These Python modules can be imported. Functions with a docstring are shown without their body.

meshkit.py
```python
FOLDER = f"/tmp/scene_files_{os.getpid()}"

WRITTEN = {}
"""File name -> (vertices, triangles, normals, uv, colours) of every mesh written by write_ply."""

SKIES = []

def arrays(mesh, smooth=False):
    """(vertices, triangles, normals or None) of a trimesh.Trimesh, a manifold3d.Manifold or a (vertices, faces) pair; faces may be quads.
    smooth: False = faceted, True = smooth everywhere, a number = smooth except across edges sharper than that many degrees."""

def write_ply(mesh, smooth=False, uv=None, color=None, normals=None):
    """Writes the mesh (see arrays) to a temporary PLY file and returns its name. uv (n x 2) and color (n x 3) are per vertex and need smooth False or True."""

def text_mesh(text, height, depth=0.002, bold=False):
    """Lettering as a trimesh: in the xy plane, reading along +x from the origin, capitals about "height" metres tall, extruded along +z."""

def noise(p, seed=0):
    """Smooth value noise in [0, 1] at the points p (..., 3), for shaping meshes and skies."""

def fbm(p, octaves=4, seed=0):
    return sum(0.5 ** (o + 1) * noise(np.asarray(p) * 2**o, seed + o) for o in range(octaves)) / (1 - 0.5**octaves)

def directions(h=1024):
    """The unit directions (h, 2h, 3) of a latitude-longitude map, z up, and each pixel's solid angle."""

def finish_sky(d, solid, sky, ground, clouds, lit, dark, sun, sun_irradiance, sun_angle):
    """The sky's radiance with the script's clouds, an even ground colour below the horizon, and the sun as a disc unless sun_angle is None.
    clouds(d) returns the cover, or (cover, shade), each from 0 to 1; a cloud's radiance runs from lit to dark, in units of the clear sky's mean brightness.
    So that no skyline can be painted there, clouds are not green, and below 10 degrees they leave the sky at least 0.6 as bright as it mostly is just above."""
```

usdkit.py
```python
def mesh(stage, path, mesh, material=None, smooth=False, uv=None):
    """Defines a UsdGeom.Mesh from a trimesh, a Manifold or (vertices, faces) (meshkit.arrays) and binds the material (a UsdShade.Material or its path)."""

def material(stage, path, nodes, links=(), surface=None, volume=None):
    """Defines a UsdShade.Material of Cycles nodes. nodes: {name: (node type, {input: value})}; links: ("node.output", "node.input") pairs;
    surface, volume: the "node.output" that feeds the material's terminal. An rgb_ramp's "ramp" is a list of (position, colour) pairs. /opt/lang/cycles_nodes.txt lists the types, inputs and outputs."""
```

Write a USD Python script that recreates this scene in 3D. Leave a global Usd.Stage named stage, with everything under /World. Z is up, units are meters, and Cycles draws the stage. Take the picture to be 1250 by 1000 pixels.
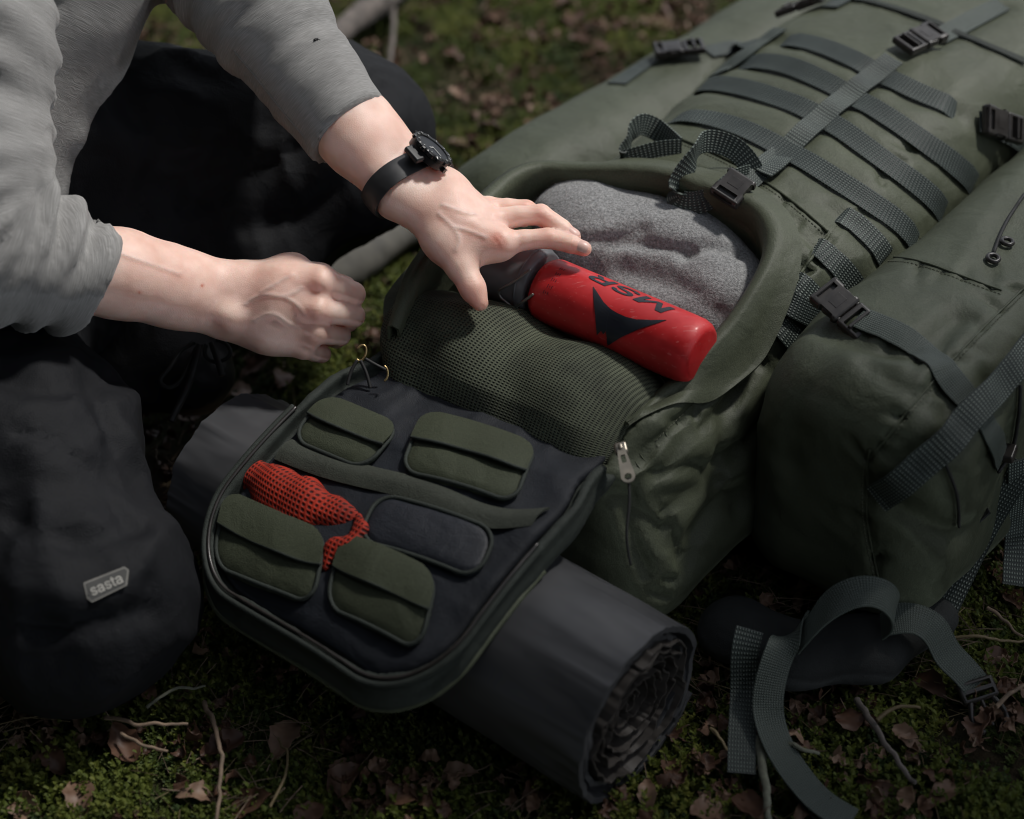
import math, numpy as np, trimesh, usdkit, meshkit, manifold3d
from scipy.interpolate import CubicSpline
from scipy.spatial import cKDTree
from scipy.ndimage import gaussian_filter1d, map_coordinates, maximum_filter1d
from pxr import Usd, UsdGeom, UsdLux, UsdShade, Gf, Sdf, Vt

stage = Usd.Stage.CreateInMemory()
UsdGeom.Xform.Define(stage, '/World')
RNG = np.random.default_rng(7)

# ------------------------------------------------------------------ camera, sky, sun, exposure
CAM_H, PITCH, HFOV = 1.15, math.radians(38), math.radians(34)
FOCUS, FSTOP, EXPOSURE = 1.565, 2.8, 0.85
SUN_AZ, SUN_EL = math.radians(62), math.radians(57)       # azimuth from +y towards +x
SUN_I, SUN_ANGLE, SKY = 0.46, 6.0, 0.070
fwd = np.array([0, math.cos(PITCH), -math.sin(PITCH)])
rgt = np.array([1.0, 0, 0])
upv = np.cross(rgt, fwd)
eye = np.array([0, 0, CAM_H])
cam = UsdGeom.Camera.Define(stage, '/World/camera')
cam.CreateHorizontalApertureAttr(36.0)
cam.CreateFocalLengthAttr(18 / math.tan(HFOV / 2))
cam.CreateFocusDistanceAttr(FOCUS)
cam.CreateFStopAttr(FSTOP)
cam.CreateExposureAttr(EXPOSURE)
cam.AddTransformOp().Set(Gf.Matrix4d(*rgt, 0, *upv, 0, *(-fwd), 0, *eye, 1))
dome = UsdLux.DomeLight.Define(stage, '/World/sky')
dome.GetPrim().SetCustomDataByKey('kind', 'structure')
sky_m = usdkit.material(stage, '/World/Looks/sky_look', {
    's': ('sky_texture', {'sky_type': 'single_scattering', 'sun_disc': False, 'sun_elevation': SUN_EL, 'sun_rotation': SUN_AZ}),
    'h': ('hsv', {'saturation': .35}), 'b': ('background_shader', {'strength': SKY})}, [('s.color', 'h.color'), ('h.color', 'b.color')], surface='b.background')
UsdShade.MaterialBindingAPI.Apply(dome.GetPrim()).Bind(sky_m)
sun = UsdLux.DistantLight.Define(stage, '/World/sun')
sun.CreateIntensityAttr(SUN_I); sun.CreateAngleAttr(SUN_ANGLE); sun.CreateColorAttr(Gf.Vec3f(1, .965, .92))
sun.CreateNormalizeAttr(True)
sun.AddRotateZOp().Set(-math.degrees(SUN_AZ)); sun.AddRotateXOp().Set(-(90 - math.degrees(SUN_EL)))

# ------------------------------------------------------------------ helpers: geometry of the view
S = 625 / math.tan(HFOV / 2)
def ray(u, v):
    return fwd + (np.asarray(u, float)[..., None] - 625) / S * rgt + (500 - np.asarray(v, float)[..., None]) / S * upv
def Pd(u, v, d):
    return eye + ray(u, v) * np.asarray(d, float)[..., None]
def Pz(u, v, z):
    r = ray(u, v)
    return eye + r * ((np.asarray(z, float) - CAM_H) / r[..., 2])[..., None]
PO = np.array([0.0, 1.19, 0.0])
ANG = math.radians(50)
A = np.array([math.cos(ANG), math.sin(ANG), 0]); W = np.array([math.sin(ANG), -math.cos(ANG), 0]); Z = np.array([0, 0, 1.0])
def F(a, w, z):
    return PO + np.asarray(a, float)[..., None] * A + np.asarray(w, float)[..., None] * W + np.asarray(z, float)[..., None] * Z
def L(p):
    q = np.asarray(p) - PO
    return np.stack([q @ A, q @ W, q[..., 2]], -1)
def sst(e0, e1, x):
    t = np.clip((x - e0) / (e1 - e0), 0, 1)
    return t * t * (3 - 2 * t)
def unit(x):
    x = np.asarray(x, float)
    return x / (np.linalg.norm(x, axis=-1, keepdims=True) + 1e-12)
def spline(pts, n, closed=False):
    pts = np.asarray(pts, float)
    keep = np.r_[True, np.linalg.norm(np.diff(pts, axis=0), axis=1) > 1e-7]
    pts = pts[keep]
    if closed: pts = np.vstack([pts, pts[:1]])
    if len(pts) < 2: return np.repeat(pts, n, 0)
    t = np.r_[0, np.cumsum(np.linalg.norm(np.diff(pts, axis=0), axis=1))]
    cs = CubicSpline(t, pts, bc_type='periodic' if closed else 'natural')
    return cs(np.linspace(0, t[-1], n, endpoint=not closed))

# ------------------------------------------------------------------ helpers: prims
COUNT = {}
BASE = {}
def numbered(parent, name):
    k = (parent, name); n = COUNT.get(k, 0); COUNT[k] = n + 1
    return f'{parent}/{name}' + (f'_{n:03d}' if n else '')
def tag(p, label=None, cat=None, group=None, kind=None):
    p = p.GetPrim()
    for k, v in (('label', label), ('category', cat), ('group', group), ('kind', kind)):
        if v: p.SetCustomDataByKey(k, v)
    return p
def thing(name, label, cat, base=(0, 0, 0), group=None):
    path = numbered('/World', name)
    x = UsdGeom.Xform.Define(stage, path); x.AddTranslateOp().Set(Gf.Vec3d(*map(float, base)))
    BASE[path] = np.asarray(base, float)
    tag(x, label, cat, group)
    return path
def part(name, mesh, mat, parent='/World', smooth=False, uv=None, prim=None, **tags):
    """one Mesh prim under parent; mesh is given in world coordinates"""
    path = numbered(parent, name)
    top = '/'.join(parent.split('/')[:3])
    off = BASE.get(top, np.zeros(3))
    if hasattr(mesh, 'to_mesh'):
        m = mesh.to_mesh(); mesh = trimesh.Trimesh(m.vert_properties[:, :3], m.tri_verts, process=False)
    if isinstance(mesh, tuple):
        f = np.asarray(mesh[1])
        if f.shape[1] == 4: f = np.vstack([f[:, [0, 1, 2]], f[:, [0, 2, 3]]])
        mesh = trimesh.Trimesh(np.asarray(mesh[0]), f, process=False)
    mm = trimesh.Trimesh(mesh.vertices - off, mesh.faces, process=False)
    g = usdkit.mesh(stage, path, mm, MAT[mat], smooth=smooth, uv=uv)
    if prim is not None:
        for k, arr in prim.items():
            UsdGeom.PrimvarsAPI(g).CreatePrimvar(k, Sdf.ValueTypeNames.FloatArray, 'vertex').Set(Vt.FloatArray.FromNumpy(np.asarray(arr, np.float32)))
    tag(g, **tags)
    return path

# ------------------------------------------------------------------ helpers: implicit surfaces (sparse surface nets)
def nrm2(x): return np.sqrt(np.einsum('ij,ij->i', x, x))
def smin(a, b, k):
    h = np.clip(.5 + .5 * (b - a) / k, 0, 1)
    return b + (a - b) * h - k * h * (1 - h)
def smax(a, b, k):
    return -smin(-a, -b, k)
def cone(a, b, ra, rb):
    a, b = np.asarray(a, float), np.asarray(b, float)
    ba = b - a; den = ba @ ba + 1e-12
    c, R = (a + b) / 2, math.sqrt(den) / 2 + max(ra, rb)
    def f(p):
        t = np.clip(((p - a) @ ba) / den, 0, 1)
        return nrm2(p - a - t[:, None] * ba) - (ra + (rb - ra) * t)
    return c, R, f
def ball(c, r, sc=(1, 1, 1), axes=None):
    c = np.asarray(c, float); r3 = r * np.asarray(sc, float); M = np.eye(3) if axes is None else np.asarray(axes)
    def f(p):
        q = (p - c) @ M.T
        k0 = nrm2(q / r3); k1 = nrm2(q / r3 ** 2)
        return k0 * (k0 - 1) / (k1 + 1e-9)
    return c, r3.max(), f
def rbox(p, c, h, r):
    q = np.abs(p - np.asarray(c)) - (np.asarray(h) - r)
    return nrm2(np.maximum(q, 0)) + np.minimum(q.max(1), 0) - r
def union(prims, k):
    """prims: (centre, radius, f[, k]) smoothly joined in order; far ones are skipped"""
    def f(p, c=None, r=0):
        out = None
        for q in prims:
            if c is not None and np.linalg.norm(q[0] - c) - q[1] > r + .03: continue
            d = q[2](p)
            out = d if out is None else smin(out, d, q[3] if len(q) > 3 else k)
        return np.full(len(p), .2) if out is None else out
    return f
def nets(f, lo, hi, h, block=20, slack=1.35):
    lo = np.asarray(lo, float); n = np.maximum(1, np.ceil((np.asarray(hi) - lo) / (h * block))).astype(int)
    N = n * block + 2
    ids, pos, quads = [], [], []
    r = h * block * math.sqrt(3) / 2
    g = np.arange(block + 1)
    I, J_, K = np.meshgrid(g, g, g, indexing='ij')
    gidx = np.stack([I, J_, K], -1).reshape(-1, 3)
    key = lambda q: (q[:, 0].astype(np.int64) * N[1] + q[:, 1]) * N[2] + q[:, 2]
    centres = np.stack(np.meshgrid(*[np.arange(k) for k in n], indexing='ij'), -1).reshape(-1, 3)
    sup = {}
    for b in centres:
        b0 = b * block
        sk = tuple(b // 4)
        if sk not in sup:
            cb = lo + (np.array(sk) * 4 + 2) * block * h
            sup[sk] = abs(f(cb[None], cb, 4 * r)[0]) <= 4 * r * slack + h
        if not sup[sk]: continue
        c = lo + (b0 + block / 2) * h
        if abs(f(c[None], c, r)[0]) > r * slack + h: continue
        d = f(lo + (gidx + b0) * h, c, r).reshape(block + 1, block + 1, block + 1)
        ins = d < 0
        if ins.all() or not ins.any(): continue
        cs = [d[i:block + i, j:block + j, k:block + k] for i in (0, 1) for j in (0, 1) for k in (0, 1)]
        cn = np.sum([x < 0 for x in cs], axis=0)
        act = np.argwhere((cn > 0) & (cn < 8))
        if len(act):
            vals = np.stack([x[tuple(act.T)] for x in cs], -1)
            acc, cnt = np.zeros((len(act), 3)), np.zeros(len(act))
            off = np.array([(i, j, k) for i in (0, 1) for j in (0, 1) for k in (0, 1)], float)
            for e0 in range(8):
                for ax in (4, 2, 1):
                    if e0 & ax: continue
                    e1 = e0 | ax
                    v0, v1 = vals[:, e0], vals[:, e1]
                    m = (v0 < 0) != (v1 < 0)
                    t = np.where(m, v0 / np.where(m, v0 - v1, 1), 0)
                    acc += m[:, None] * (off[e0] + t[:, None] * (off[e1] - off[e0])); cnt += m
            ids.append(key(act + b0)); pos.append(lo + (act + b0 + acc / cnt[:, None]) * h)
        for ax in range(3):
            sl0 = [slice(0, block)] * 3; sl1 = list(sl0); sl1[ax] = slice(1, block + 1)
            i0, i1 = ins[tuple(sl0)], ins[tuple(sl1)]
            ed = np.argwhere(i0 != i1)
            if not len(ed): continue
            flip = i0[tuple(ed.T)]
            e = ed + b0
            u_, v_ = np.eye(3, dtype=int)[(ax + 1) % 3], np.eye(3, dtype=int)[(ax + 2) % 3]
            q = np.stack([key(e - u_ - v_), key(e - v_), key(e), key(e - u_)], 1)
            q[~flip] = q[~flip][:, ::-1]
            quads.append(q)
    ids, pos, quads = np.concatenate(ids), np.concatenate(pos), np.concatenate(quads)
    o = np.argsort(ids); ids, pos = ids[o], pos[o]
    at = np.clip(np.searchsorted(ids, quads), 0, len(ids) - 1)
    ok = (ids[at] == quads).all(1)
    at = at[ok]
    m = trimesh.Trimesh(pos, np.vstack([at[:, [0, 1, 2]], at[:, [0, 2, 3]]]), process=False)
    return m
def vnormals(m):
    v, f = np.asarray(m.vertices), np.asarray(m.faces)
    fn = np.cross(v[f[:, 1]] - v[f[:, 0]], v[f[:, 2]] - v[f[:, 0]]); n = np.zeros_like(v)
    for k in range(3):
        for j in range(3): n[:, j] += np.bincount(f[:, k], fn[:, j], len(v))
    return unit(n)
def push(m, amount):
    return trimesh.Trimesh(np.asarray(m.vertices) + vnormals(m) * np.asarray(amount)[:, None], m.faces, process=False)
def fb(p, s, octaves=3, seed=0):
    return meshkit.fbm(np.asarray(p) * s, octaves, seed) - .5
def ridged(p, s, octaves=3, seed=0):
    """soft fold lines: 1 on a ridge, falling to 0"""
    out = 0
    for o in range(octaves):
        out = out + .5 ** o * (1 - np.abs(2 * meshkit.noise(np.asarray(p) * s * 2 ** o, seed + o) - 1)) ** 2
    return out / (2 - .5 ** (octaves - 1))
def relax(m, x, n=4):
    from scipy.sparse import coo_matrix
    f = np.asarray(m.faces); i = np.r_[f[:, 0], f[:, 1], f[:, 2]]; j = np.r_[f[:, 1], f[:, 2], f[:, 0]]
    M = coo_matrix((np.ones(len(i)), (i, j)), shape=(len(m.vertices),) * 2).tocsr(); M = M + M.T; d = np.asarray(M.sum(1)).ravel()
    for _ in range(n): x = .5 * x + .5 * (M @ x) / d
    return x
def groove(m, line, width, depth):
    """signed displacement along a 3-D polyline (depth > 0 sinks)"""
    pts = spline(line, max(60, int(len(line) * 25)))
    d, _ = cKDTree(pts).query(np.asarray(m.vertices), distance_upper_bound=width * 3.2)
    d = np.where(np.isfinite(d), d, 1e3)
    return -depth * np.exp(-(d / width) ** 2)

def mapm(m, fn):
    """a mesh in pack or flap coordinates (left-handed) to the world"""
    return trimesh.Trimesh(fn(np.asarray(m.vertices)), np.asarray(m.faces)[:, ::-1], process=False)
def FV(V): return F(*V.T)
# ------------------------------------------------------------------ helpers: rays on meshes, tubes, straps
class Surf:
    def __init__(s, meshes):
        s.m = trimesh.util.concatenate([trimesh.Trimesh(x.vertices, x.faces, process=False) for x in meshes])
        s.vn = vnormals(s.m)
        s.ri = trimesh.ray.ray_pyembree.RayMeshIntersector(s.m) if trimesh.ray.has_embree else trimesh.ray.ray_triangle.RayMeshIntersector(s.m)
    def cast(s, o, d):
        """first hit: points and normals, nan where none"""
        o, d = np.atleast_2d(o), unit(np.atleast_2d(d))
        o = np.broadcast_to(o, d.shape).copy()
        tri = s.ri.intersects_first(o, d)
        P, N = np.full(d.shape, np.nan), np.full(d.shape, np.nan)
        ok = tri >= 0
        if ok.any():
            t = s.m.vertices[s.m.faces[tri[ok]]]
            n = np.cross(t[:, 1] - t[:, 0], t[:, 2] - t[:, 0])
            k = ((t[:, 0] - o[ok]) * n).sum(1) / ((d[ok] * n).sum(1) + 1e-18)
            P[ok] = o[ok] + k[:, None] * d[ok]
            N[ok] = unit(s.vn[s.m.faces[tri[ok]]].mean(1))
        return P, N
    def px(s, pts):
        pts = np.asarray(pts, float)
        return s.cast(eye, ray(pts[:, 0], pts[:, 1]))
def fill(x):
    x = np.array(x); bad = np.isnan(x[:, 0])
    if bad.all(): print('ray missed', len(x)); return np.full(x.shape, .1)
    i = np.arange(len(x))
    for k in range(3): x[bad, k] = np.interp(i[bad], i[~bad], x[~bad, k])
    return x
def tube(pts, r, sides=8, closed=False, flat=None):
    pts = np.asarray(pts, float); n = len(pts)
    r = np.broadcast_to(np.asarray(r, float), (n,))
    t = unit(np.roll(pts, -1, 0) - np.roll(pts, 1, 0)) if closed else unit(np.gradient(pts, axis=0))
    a = np.zeros_like(pts); v = np.array([0, 0, 1.0]) if abs(t[0, 2]) < .9 else np.array([1.0, 0, 0])
    for i in range(n):
        v = unit(v - t[i] * (v @ t[i])); a[i] = v
    b = np.cross(t, a)
    an = np.arange(sides) * 2 * np.pi / sides
    V = pts[:, None] + r[:, None, None] * (np.cos(an)[None, :, None] * a[:, None] + np.sin(an)[None, :, None] * b[:, None])
    m = n if closed else n - 1
    i, j = np.meshgrid(np.arange(m), np.arange(sides), indexing='ij')
    i2 = (i + 1) % n
    q = np.stack([i * sides + j, i * sides + (j + 1) % sides, i2 * sides + (j + 1) % sides, i2 * sides + j], -1).reshape(-1, 4)[:, ::-1]
    V = V.reshape(-1, 3); faces = [q[:, [0, 1, 2]], q[:, [0, 2, 3]]]
    if not closed:
        V = np.vstack([V, pts[0], pts[-1]])
        k = np.arange(sides)
        faces += [np.stack([np.full(sides, n * sides), (k + 1) % sides, k], 1)[:, ::-1] * 1]
        faces += [np.stack([np.full(sides, n * sides + 1), (n - 1) * sides + k, (n - 1) * sides + (k + 1) % sides], 1)[:, ::-1]]
    return trimesh.Trimesh(V, np.vstack(faces), process=False)
def grid_faces(nu, nv, base=0, flip=False):
    i, j = np.meshgrid(np.arange(nu - 1), np.arange(nv - 1), indexing='ij')
    q = np.stack([i * nv + j, (i + 1) * nv + j, (i + 1) * nv + j + 1, i * nv + j + 1], -1).reshape(-1, 4) + base
    if flip: q = q[:, ::-1]
    return np.vstack([q[:, [0, 1, 2]], q[:, [0, 2, 3]]])
def ribbon(rows, th=.0016):
    """rows: n x m x 3 points of the top face; returns a closed strip and uv in metres"""
    n, m = rows.shape[:2]
    t = unit(np.gradient(rows, axis=0)); s = unit(np.gradient(rows, axis=1))
    nn = unit(np.cross(s, t))
    ln = np.r_[0, np.cumsum(np.linalg.norm(np.diff(rows[:, m // 2], axis=0), axis=1))]
    ac = np.r_[0, np.cumsum(np.linalg.norm(np.diff(rows[n // 2], axis=0), axis=1))]
    uvt = np.stack(np.meshgrid(ln, ac, indexing='ij'), -1).reshape(-1, 2)
    top, bot = rows.reshape(-1, 3), (rows - nn * th).reshape(-1, 3)
    V, Fc, U = [top, bot], [grid_faces(n, m, 0, True), grid_faces(n, m, n * m)], [uvt, uvt]
    base = 2 * n * m
    for k, fl in ((0, False), (m - 1, True)):
        e = np.stack([rows[:, k], rows[:, k] - nn[:, k] * th], 1).reshape(-1, 3)
        V.append(e); Fc.append(grid_faces(n, 2, base, fl)); U.append(np.repeat(np.stack([ln, np.full(n, ac[k])], 1), 2, 0)); base += 2 * n
    for k, fl in ((0, True), (n - 1, False)):
        e = np.stack([rows[k], rows[k] - nn[k] * th], 1).reshape(-1, 3)
        V.append(e); Fc.append(grid_faces(m, 2, base, fl)); U.append(np.repeat(np.stack([np.full(m, ln[k]), ac], 1), 2, 0)); base += 2 * m
    return trimesh.Trimesh(np.vstack(V), np.vstack(Fc), process=False), np.vstack(U)
def strap_on(surf, px, width, off=.0022, n=70, m=7, sag=3.0, lift=None, twist=0):
    """webbing laid on a surface along a line of pixels"""
    p = spline(px, n)
    P, N = surf.px(p)
    P, N = fill(P), unit(fill(N))
    P = gaussian_filter1d(P, sag, axis=0, mode='nearest'); N = unit(gaussian_filter1d(N, sag + 3, axis=0, mode='nearest'))
    T = unit(np.gradient(P, axis=0)); Sd = unit(np.cross(T, N))
    x = np.linspace(-.5, .5, m)
    rows = P[:, None] + Sd[:, None] * (x * width)[None, :, None]
    o = (rows + N[:, None] * .02).reshape(-1, 3)
    H, _ = surf.cast(o, np.repeat(-N, m, 0))
    hgt = ((H - rows.reshape(-1, 3)) * np.repeat(N, m, 0)).sum(1).reshape(n, m)
    hgt = np.where(np.isnan(hgt) | (np.abs(hgt) > .012), 0, hgt)
    hgt = gaussian_filter1d(np.maximum(hgt, gaussian_filter1d(hgt, 4, axis=0)), 1.5, axis=0)
    hgt = .35 * hgt + .65 * hgt.max(1, keepdims=True)
    rows = rows + N[:, None] * (hgt + off)[..., None]
    if lift is not None: rows = rows + N[:, None] * np.interp(np.linspace(0, 1, n), *lift)[:, None, None]
    return ribbon(rows), P + N * (hgt.mean(1)[:, None] + off), N, T
def strap_3d(pts, sides, width, n=90, m=5, th=.0016):
    """webbing through the air: points and the direction across at each"""
    P = spline(pts, n)
    t = np.linspace(0, 1, len(pts))
    Sd = np.stack([np.interp(np.linspace(0, 1, n), t, np.asarray(sides, float)[:, k]) for k in range(3)], -1)
    T = unit(np.gradient(P, axis=0)); Sd = unit(Sd - T * (Sd * T).sum(1, keepdims=True))
    x = np.linspace(-.5, .5, m)
    return ribbon(P[:, None] + Sd[:, None] * (x * width)[None, :, None], th)
def mbox(sx, sy, sz, r=.0012):
    """rounded box as a Manifold, centred"""
    s = manifold3d.Manifold.sphere(r, 10)
    return manifold3d.Manifold.batch_hull([s.translate([x * (sx / 2 - r), y * (sy / 2 - r), z * (sz / 2 - r)]) for x in (-1, 1) for y in (-1, 1) for z in (-1, 1)])
def frame(man, o, x, y):
    """Manifold or trimesh placed with local x, y along the given directions"""
    x = unit(x); y = unit(np.asarray(y) - x * (np.asarray(y) @ x)); z = np.cross(x, y)
    if hasattr(man, 'to_mesh'):
        m = man.to_mesh(); man = trimesh.Trimesh(m.vert_properties[:, :3], m.tri_verts, process=False)
    V = np.asarray(man.vertices)
    return trimesh.Trimesh(np.asarray(o) + V[:, :1] * x + V[:, 1:2] * y + V[:, 2:] * z, man.faces, process=False)

# ------------------------------------------------------------------ materials
MAT = {}
def material(name, nodes, links, out='p.BSDF'):
    MAT[name] = usdkit.material(stage, f'/World/Looks/{name}', nodes, links, surface=out)
def cloth(name, col, rough=.8, var=.25, grain=900, grain_amt=.25, bump=.0006, big=10, sheen=0., spec=.3, bump2=None):
    c = np.array(col)
    nodes = {'g': ('geometry', {}), 'n1': ('noise_texture', {'scale': big, 'detail': 4, 'roughness': .6}), 'n2': ('noise_texture', {'scale': grain, 'detail': 2}),
             'r1': ('rgb_ramp', {'ramp': [(.3, c * (1 - var)), (.7, c * (1 + var))]}),
             'r2': ('rgb_ramp', {'ramp': [(.3, [1 - grain_amt] * 3), (.7, [1 + grain_amt] * 3)]}),
             'mx': ('mix', {'mix_type': 'multiply', 'fac': 1.0}), 'b': ('bump', {'distance': bump, 'strength': .8}),
             'n3': ('noise_texture', {'scale': bump2 or 26, 'detail': 3, 'roughness': .5, 'distortion': .6}), 'b2': ('bump', {'distance': .006, 'strength': .42}),
             'p': ('principled_bsdf', {'roughness': rough, 'sheen_weight': sheen, 'sheen_roughness': .5, 'specular_ior_level': spec})}
    links = [('g.position', 'n1.vector'), ('g.position', 'n2.vector'), ('g.position', 'n3.vector'), ('n1.fac', 'r1.fac'), ('n2.fac', 'r2.fac'), ('r1.color', 'mx.color1'), ('r2.color', 'mx.color2'),
             ('mx.color', 'p.base_color'), ('n3.fac', 'b2.height'), ('b2.normal', 'b.normal'), ('n2.fac', 'b.height'), ('b.normal', 'p.normal')]
    material(name, nodes, links)
def plain(name, col, rough=.5, metal=0., spec=.5, var=.15, scale=60, bump=.0003, coat=0.):
    c = np.array(col)
    material(name, {'g': ('geometry', {}), 'n': ('noise_texture', {'scale': scale, 'detail': 5}), 'r': ('rgb_ramp', {'ramp': [(.3, c * (1 - var)), (.7, c * (1 + var))]}),
                    'b': ('bump', {'distance': bump, 'strength': .6}), 'rr': ('map_range', {'from_min': .3, 'from_max': .7, 'to_min': rough * .85, 'to_max': min(1, rough * 1.2)}),
                    'p': ('principled_bsdf', {'metallic': metal, 'specular_ior_level': spec, 'coat_weight': coat, 'coat_roughness': .15})},
             [('g.position', 'n.vector'), ('n.fac', 'r.fac'), ('r.color', 'p.base_color'), ('n.fac', 'rr.value'), ('rr.result', 'p.roughness'), ('n.fac', 'b.height'), ('b.normal', 'p.normal')])
def web(name, dark, pale, pu=.0042, pv=.0026, rough=.6, amt=(.45, .8)):
    k = lambda per: 2 * math.pi / (20 * per)
    material(name, {'uv': ('uvmap', {'attribute': 'st'}), 'wu': ('wave_texture', {'bands_direction': 'x', 'scale': k(pu)}), 'wv': ('wave_texture', {'bands_direction': 'y', 'scale': k(pv)}),
                    'mu': ('math', {'math_type': 'multiply'}), 'g': ('geometry', {}), 'n': ('noise_texture', {'scale': 500, 'detail': 2}), 'n0': ('noise_texture', {'scale': 25, 'detail': 3}),
                    'ad': ('math', {'math_type': 'multiply'}), 'r': ('rgb_ramp', {'ramp': [(amt[0], dark), (amt[1], pale)]}),
                    'nr': ('map_range', {'from_min': .3, 'from_max': .7, 'to_min': .7, 'to_max': 1.25}),
                    'b': ('bump', {'distance': .0007, 'strength': .9}), 'p': ('principled_bsdf', {'roughness': rough, 'specular_ior_level': .4})},
             [('uv.UV', 'wu.vector'), ('uv.UV', 'wv.vector'), ('wu.fac', 'mu.value1'), ('wv.fac', 'mu.value2'), ('g.position', 'n.vector'), ('g.position', 'n0.vector'), ('n0.fac', 'nr.value'),
              ('mu.value', 'ad.value1'), ('nr.result', 'ad.value2'), ('ad.value', 'r.fac'), ('r.color', 'p.base_color'), ('mu.value', 'b.height'), ('b.normal', 'p.normal')])
cloth('pack_fabric', (.054, .062, .038), rough=.60, var=.14, grain=750, grain_amt=.24, spec=.35, bump=.0004)
cloth('pouch_fabric', (.053, .062, .039), rough=.60, var=.14, grain=750, grain_amt=.24, spec=.35, bump=.0004)
cloth('lining', (.03, .034, .026), rough=.8)
cloth('binding', (.020, .025, .021), rough=.75)
cloth('pocket_fabric', (.031, .037, .021), rough=.75, var=.07)
cloth('navy_panel', (.010, .012, .017), rough=.55, spec=.35)
cloth('navy_mesh', (.007, .009, .013), rough=.7)
cloth('trouser_fabric', (.0032, .0038, .0054), rough=.75, var=.2, spec=.25)
cloth('boot_leather', (.008, .008, .009), rough=.5)
cloth('hair', (.05, .03, .018), rough=.5, grain=300)
cloth('padding', (.016, .018, .018), rough=.8)
web('webbing', (.022, .030, .027), (.19, .225, .195))
web('webbing_dark', (.018, .026, .024), (.10, .125, .11), pu=.0040)
web('webbing_fine', (.045, .058, .05), (.085, .104, .09), pu=.0022, pv=.0022)
plain('buckle_plastic', (.022, .019, .017), rough=.33, spec=.5, var=.2)
plain('black_rubber', (.012, .012, .013), rough=.5)
plain('watch_black', (.012, .012, .013), rough=.32, metal=.4)
plain('watch_mark', (.35, .35, .34), rough=.5)
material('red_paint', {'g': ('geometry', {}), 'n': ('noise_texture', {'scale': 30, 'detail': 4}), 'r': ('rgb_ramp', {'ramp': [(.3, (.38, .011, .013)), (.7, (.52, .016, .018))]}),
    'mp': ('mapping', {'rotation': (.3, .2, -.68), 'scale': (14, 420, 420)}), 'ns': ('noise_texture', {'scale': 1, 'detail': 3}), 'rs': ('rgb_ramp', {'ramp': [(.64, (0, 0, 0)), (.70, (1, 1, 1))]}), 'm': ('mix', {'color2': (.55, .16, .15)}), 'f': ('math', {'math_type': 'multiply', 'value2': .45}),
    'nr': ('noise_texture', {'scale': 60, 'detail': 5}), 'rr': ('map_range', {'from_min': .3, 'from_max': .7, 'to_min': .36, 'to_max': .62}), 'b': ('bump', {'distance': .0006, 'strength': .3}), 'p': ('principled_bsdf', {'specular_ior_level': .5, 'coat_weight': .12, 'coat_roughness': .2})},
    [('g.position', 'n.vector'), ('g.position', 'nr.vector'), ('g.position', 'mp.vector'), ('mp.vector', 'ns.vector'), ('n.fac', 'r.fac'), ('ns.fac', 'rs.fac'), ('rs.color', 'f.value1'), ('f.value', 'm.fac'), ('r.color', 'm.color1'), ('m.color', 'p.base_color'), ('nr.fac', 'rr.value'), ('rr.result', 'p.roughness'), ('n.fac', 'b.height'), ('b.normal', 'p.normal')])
plain('print_black', (.012, .014, .02), rough=.4)
plain('dark_steel', (.15, .155, .165), rough=.45, metal=.2, var=.2, scale=25)
plain('steel_wire', (.28, .27, .26), rough=.35, metal=.9)
plain('brass', (.45, .33, .16), rough=.35, metal=.9)
plain('zip_metal', (.30, .27, .22), rough=.42, metal=.85)
plain('mat_foam', (.046, .047, .050), rough=.45, var=.12, scale=18, spec=.4, bump=.0006)
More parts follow.
